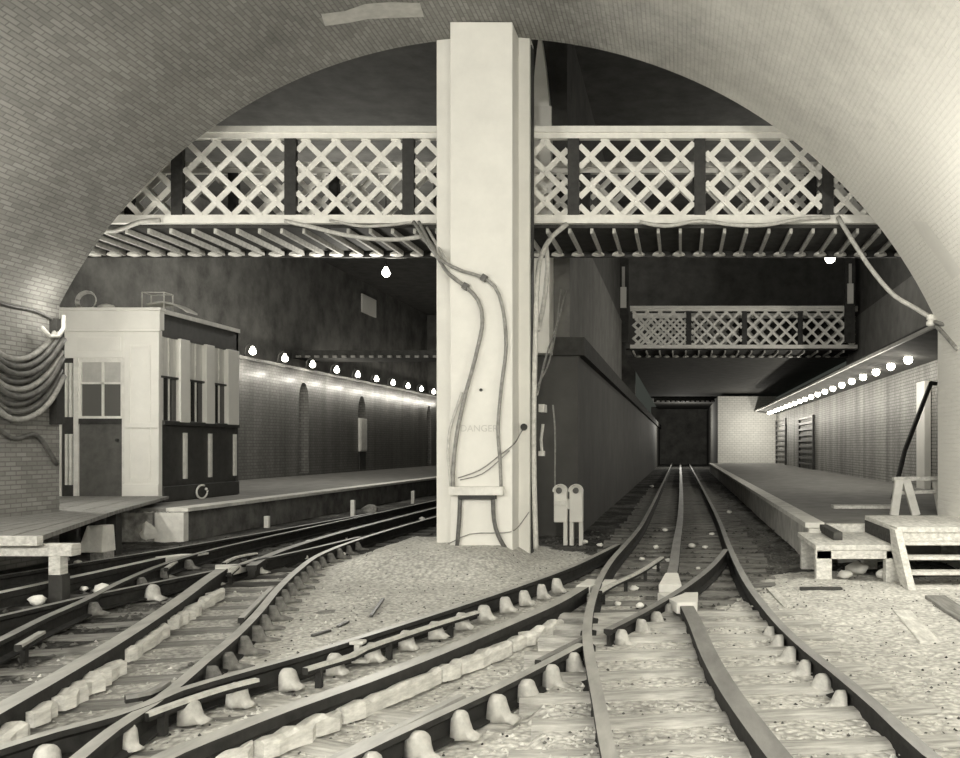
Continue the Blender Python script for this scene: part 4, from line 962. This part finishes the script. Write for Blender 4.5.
# ---------------------------------------------------------------- dwarf signals right of the pillar
for k, (px, lab) in enumerate([(561, 'white round-topped dwarf signal next to the pillar, left one of the pair'), (576.5, 'white round-topped dwarf signal, right one of the pair by the wall')]):
    Y = 14.5; base = at(px, 541, Y); zb = -.2; x = base.x; ztop = at(0, 485, Y).z
    t = thing('dwarf_signal', (x, Y, zb), lab, 'signal', 'dwarf signals beside the pillar')
    hw = .105; zr = ztop-hw
    mb = MB(); n = 12; ring = [(x-hw, at(0, 522, Y).z)]+[(x-math.cos(math.pi*i/n)*hw, zr+math.sin(math.pi*i/n)*hw) for i in range(n+1)]+[(x+hw, at(0, 522, Y).z)]
    m_ = len(ring); mb.add([(a, Y-.08, z) for a, z in ring]+[(a, Y+.08, z) for a, z in ring], [tuple(range(m_))[::-1], tuple(range(m_, 2*m_))]+[(i, (i+1) % m_, (i+1) % m_+m_, i+m_) for i in range(m_)])
    mb.build('housing', M['white'], t, bevel=.012)
    for s in (-1, 1):
        if k == 0 and s < 0: continue
        MB().box(x+s*.075-.03, x+s*.075+.03, Y-.06, Y+.06, zb, at(0, 522, Y).z).build('leg', M['white'], t, bevel=.006)
    MB().lathe((x+(0 if k else -.02), Y-.085, zr+.02), [(.045, 0), (.05, -.01), (.04, -.02), (.0, -.022)], 12, axis='y').build('lens', M['cable_d'], t)
    arc = [Vector((x-math.cos(q)*.12, Y-.14, zr+.01+math.sin(q)*.115)) for q in [i*math.pi/12 for i in range(13)]]
    mb = MB(); o = 0
    vs = []
    for a in arc: vs += [a, a+Vector((0, .1, 0)), a*1+Vector(((a.x-x)*-.14, .1, -.014)), a+Vector(((a.x-x)*-.14, 0, -.014))]
    mb.add(vs, [(i*4+j, i*4+(j+1) % 4, i*4+4+(j+1) % 4, i*4+4+j) for i in range(12) for j in range(4)]+[(0, 1, 2, 3), (51, 50, 49, 48)])
    mb.build('hood', M['white'], t, smooth=False)
    if k == 0: MB().box(x-.1, x+.09, Y-.11, Y-.08, zr-.22, zr-.14).build('band', M['white2'], t); MB().box(x+.1, x+.16, Y-.04, Y+.04, zr-.28, zr-.12).build('coupling', M['white'], t)

# ---------------------------------------------------------------- right foreground: steps, bench, platform front
mb = MB().box(1.72, 1.97, 11.95, 12.16, -.25, .3); mb.box(1.70, 1.86, 11.86, 11.96, -.25, .28)
struct(mb.build('trim_6', M['slab_edge']), 'pale corner post of the right platform')
fx0, fx1 = 1.98, 6
mb = MB().box(1.97, 3.45, 12.0, 12.14, .1, .36); tag(mb.build('fascia_board', M['board'], bevel=.008), 'pale board closing the front end of the right platform', 'board')
tag(MB().box(1.86, 1.97, 10.9, 12.0, .12, .36).build('cheek_block', M['tie_d'], bevel=.01), 'timber cheek coloured as shaded at the left of the low wooden stand', 'timber')  # dark colour stands in for shade on its left face
st = thing('wooden_stand', (2.05, 11, -.2), 'low pale wooden stand with an open front before the right platform', 'stand')
MB().box(1.56, 2.52, 10.35, 11.95, .20, .26).build('top', M['board'], st, bevel=.008)
MB().box(1.56, 2.52, 10.36, 10.44, .10, .20).build('front_rail', M['board'], st, bevel=.006)
for x in (1.66, 2.46):
    for y in (10.44, 11.7): MB().box(x-.09, x+.09, y-.08, y+.08, -.2, .2).build('leg', M['board'], st, bevel=.008)
stp = thing('wooden_steps', (3.1, 9.8, -.2), 'open wooden steps at the right edge leading up to the platform', 'steps')
MB().box(2.46, 4.2, 10.2, 11.98, .42, .48).build('landing', M['board'], stp, bevel=.006)
MB().box(2.46, 2.52, 10.2, 11.98, .2, .42).build('landing_side', M['tie_d'], stp)  # shade of the left side put into the colour
MB().box(2.52, 4.2, 10.22, 10.28, .30, .42).build('landing_front', M['board'], stp)
MB().add([(2.42, 9.45, -.2), (2.42, 10.15, .46), (2.42, 10.4, .46), (2.42, 10.3, .2), (2.42, 9.8, -.2), (2.5, 9.45, -.2), (2.5, 10.15, .46), (2.5, 10.4, .46), (2.5, 10.3, .2), (2.5, 9.8, -.2)],
         [(0, 1, 2, 3, 4), (9, 8, 7, 6, 5), (0, 5, 6, 1), (1, 6, 7, 2), (2, 7, 8, 3), (3, 8, 9, 4), (4, 9, 5, 0)]).build('stringer', M['board'], stp, bevel=.006)
MB().add([(4.12, 9.45, -.2), (4.12, 10.15, .46), (4.12, 10.4, .46), (4.12, 10.3, .2), (4.12, 9.8, -.2), (4.2, 9.45, -.2), (4.2, 10.15, .46), (4.2, 10.4, .46), (4.2, 10.3, .2), (4.2, 9.8, -.2)],
         [(0, 1, 2, 3, 4), (9, 8, 7, 6, 5), (0, 5, 6, 1), (1, 6, 7, 2), (2, 7, 8, 3), (3, 8, 9, 4), (4, 9, 5, 0)]).build('stringer', M['board'], stp, bevel=.006)
for i in range(4):
    z = .33-.145*i; y = 10.03-.15*i
    MB().box(2.5, 4.12, y-.02, y+.2, z-.035, z).build('tread', M['board'], stp, bevel=.005)
for (px, py, s, lab) in [(858, 572, .13, 'pale stone block under the wooden stand'), (885, 577, .1, 'smaller pale stone under the right of the wooden stand'), (845, 577, .09, 'pale stone under the left of the wooden stand')]:
    stone(px, py, s, lab, 'rubble under the wooden stand', seed=px)
# planks and boards on the right ballast
def lying(a, b_, w, h, m, label, z=-.15):
    A = gp(a[0], a[1], z); B = gp(b_[0], b_[1], z); return tag(MB().bar(A+Vector((0, 0, h/2)), B+Vector((0, 0, h/2)), w, h).build('loose_board', M[m], bevel=.006), label, 'board')
lying((902, 613), (930, 645), .16, .03, 'board', 'pale board lying on the gravel below the wooden steps')
lying((935, 600), (975, 628), .2, .05, 'deck', 'grey board lying at the right edge below the steps')
lying((800, 592), (842, 592), .1, .05, 'deckd', 'dark short timber on the gravel before the wooden stand')
lying((770, 592), (800, 624), .09, .05, 'board', 'short pale timber lying beside the right running rail', -.17)
# objects on the right platform
tr = thing('trestle', at(905, 515, 13.4), 'pale wooden trestle standing on the right platform by the arch', 'trestle')
for (xa, ya, xb) in ((894, 13.5, 899), (916, 13.5, 906), (942, 13.7, 936), (956, 13.7, 944)):
    a = at(xa, 514, ya); a.z = .366; b_ = at(xb, 480, ya); MB().bar(a, b_, .12, .09, up=(0, 1, 0)).build('leg', M['white2'], tr, bevel=.006)
a, b_ = at(893, 479, 13.5), at(948, 478, 13.6); MB().bar(a, b_, .1, .06).build('beam', M['board'], tr); MB().bar(at(898, 493, 13.6), at(948, 491, 13.6), .04, .05).build('stretcher', M['board'], tr)
pl = MB().tube([at(893, 491, 17.2)+Vector((0, 0, -.15)), at(905, 450, 18.0), at(931, 383, 19.3)], .05, 8); pl.tube([at(931, 383, 19.3), at(937, 384, 19.3)], .045, 6)
tag(pl.build('leaning_pole', M['iron']), 'dark pole leaning on the right wall beyond the trestle', 'pole')
a = at(914, 475, 22.6); tag(MB().box(5.92, 6.08, 21.8, 22.55, .366, 3.0).build('white_board', M['white'], bevel=.01), 'tall narrow white board standing against the right wall', 'board')
A = at(833, 506, 15.0); tag(MB().box(at(833, 0, 15).x, at(897, 0, 15).x, 14.9, 15.2, .366, .42).build('loose_board', M['board'], bevel=.006), 'long pale board lying flat on the right platform', 'board')
for k, (y0_, y1_, z1_, lab) in enumerate([(51.5, 56.5, 3.05, 'dark barred grille against the far end of the right wall'), (40.8, 45.6, 2.85, 'dark barred grille on the right wall, nearer of two')]):
    g = thing('iron_grille', (6.02, (y0_+y1_)/2, .366), lab, 'grille', 'grilles on the right wall')
    MB().box(6.0, 6.08, y0_-.1, y0_+.1, .366, z1_).box(6.0, 6.08, y1_-.1, y1_+.1, .366, z1_).build('frame', M['iron'], g)
    mb = MB(); n = 9
    for i in range(n): z = .6+(z1_-.65)*i/(n-1); mb.box(6.0, 6.06, y0_, y1_, z-.05, z+.05)
    mb.build('bars', M['cable_d'], g)

# ---------------------------------------------------------------- light
def pl_light(p, w, r, col=(1, .965, .87)): return point_light(Vector(p), w, r, col)
pl_light((.3, -6.0, 5.2), 2500, .25)           # unseen main light added behind the photographer
pl_light((-7.2, -2.5, 3.2), 2300, .2)            # unseen light added behind left to brighten the right of the vault
pl_light((2.4, -4.0, 3.7), 1100, .2)           # second added front light, set right to reach past the pillar
pl_light((2.7, 8.6, 2.5), 145, .18)            # unseen light added to brighten the right jamb and vault
pl_light((-8.25, 12.1, 3.25), 14, .1)           # light without fixture, added for the glow at the left springing
pl_light((-7.2, 9.0, 3.2), 170, .12)           # wall lamp on the left side of the near tunnel
pl_light((-9.6, 13.0, 3.0), 230, .12)          # unseen light added behind the left jamb to brighten the booth front
pl_light((4.4, 54.4, 2.6), 170, .1)             # extra light added to brighten the pale end wall
pl_light((-5.6, 15.7, 4.0), 110, .1)             # unseen light added under the footbridge to brighten the booth side
pl_light((-9.0, 25, 6.0), 900, .3)             # fill lights added to lift the dark of the station hall
pl_light((2.5, 24, 6.6), 240, .3)  # hall fill added on the right-hand side
pl_light((.3, 68, 3.2), 600, .2)               # fill light added to lift the dark far tunnel
pl_light((.3, 46, 2.2), 14, .2)  # weak fill added under the low ceiling
pl_light((2.2, 28.0, 4.3), 16, .2)             # light added to brighten the distant bridge
wd = bpy.data.worlds.new('world'); SC.world = wd; wd.use_nodes = True
wd.node_tree.nodes['Background'].inputs[0].default_value = (.75, .82, .70, 1); wd.node_tree.nodes['Background'].inputs[1].default_value = .06

# ---------------------------------------------------------------- camera
cam = bpy.data.cameras.new('camera'); co = bpy.data.objects.new('camera', cam); COL.objects.link(co)
co.location = (0, 0, CZ); co.rotation_euler = (math.pi/2, 0, 0)
cam.sensor_width = 36; cam.lens = F/960*36; cam.shift_x = -(VX-480)/960; cam.shift_y = (VY-379)/960; cam.clip_start = .05; cam.clip_end = 300
SC.camera = co
vs_ = SC.view_settings; vs_.view_transform = 'Standard'; vs_.look = 'None'; vs_.exposure = 0; vs_.gamma = 1; vs_.use_curve_mapping = False
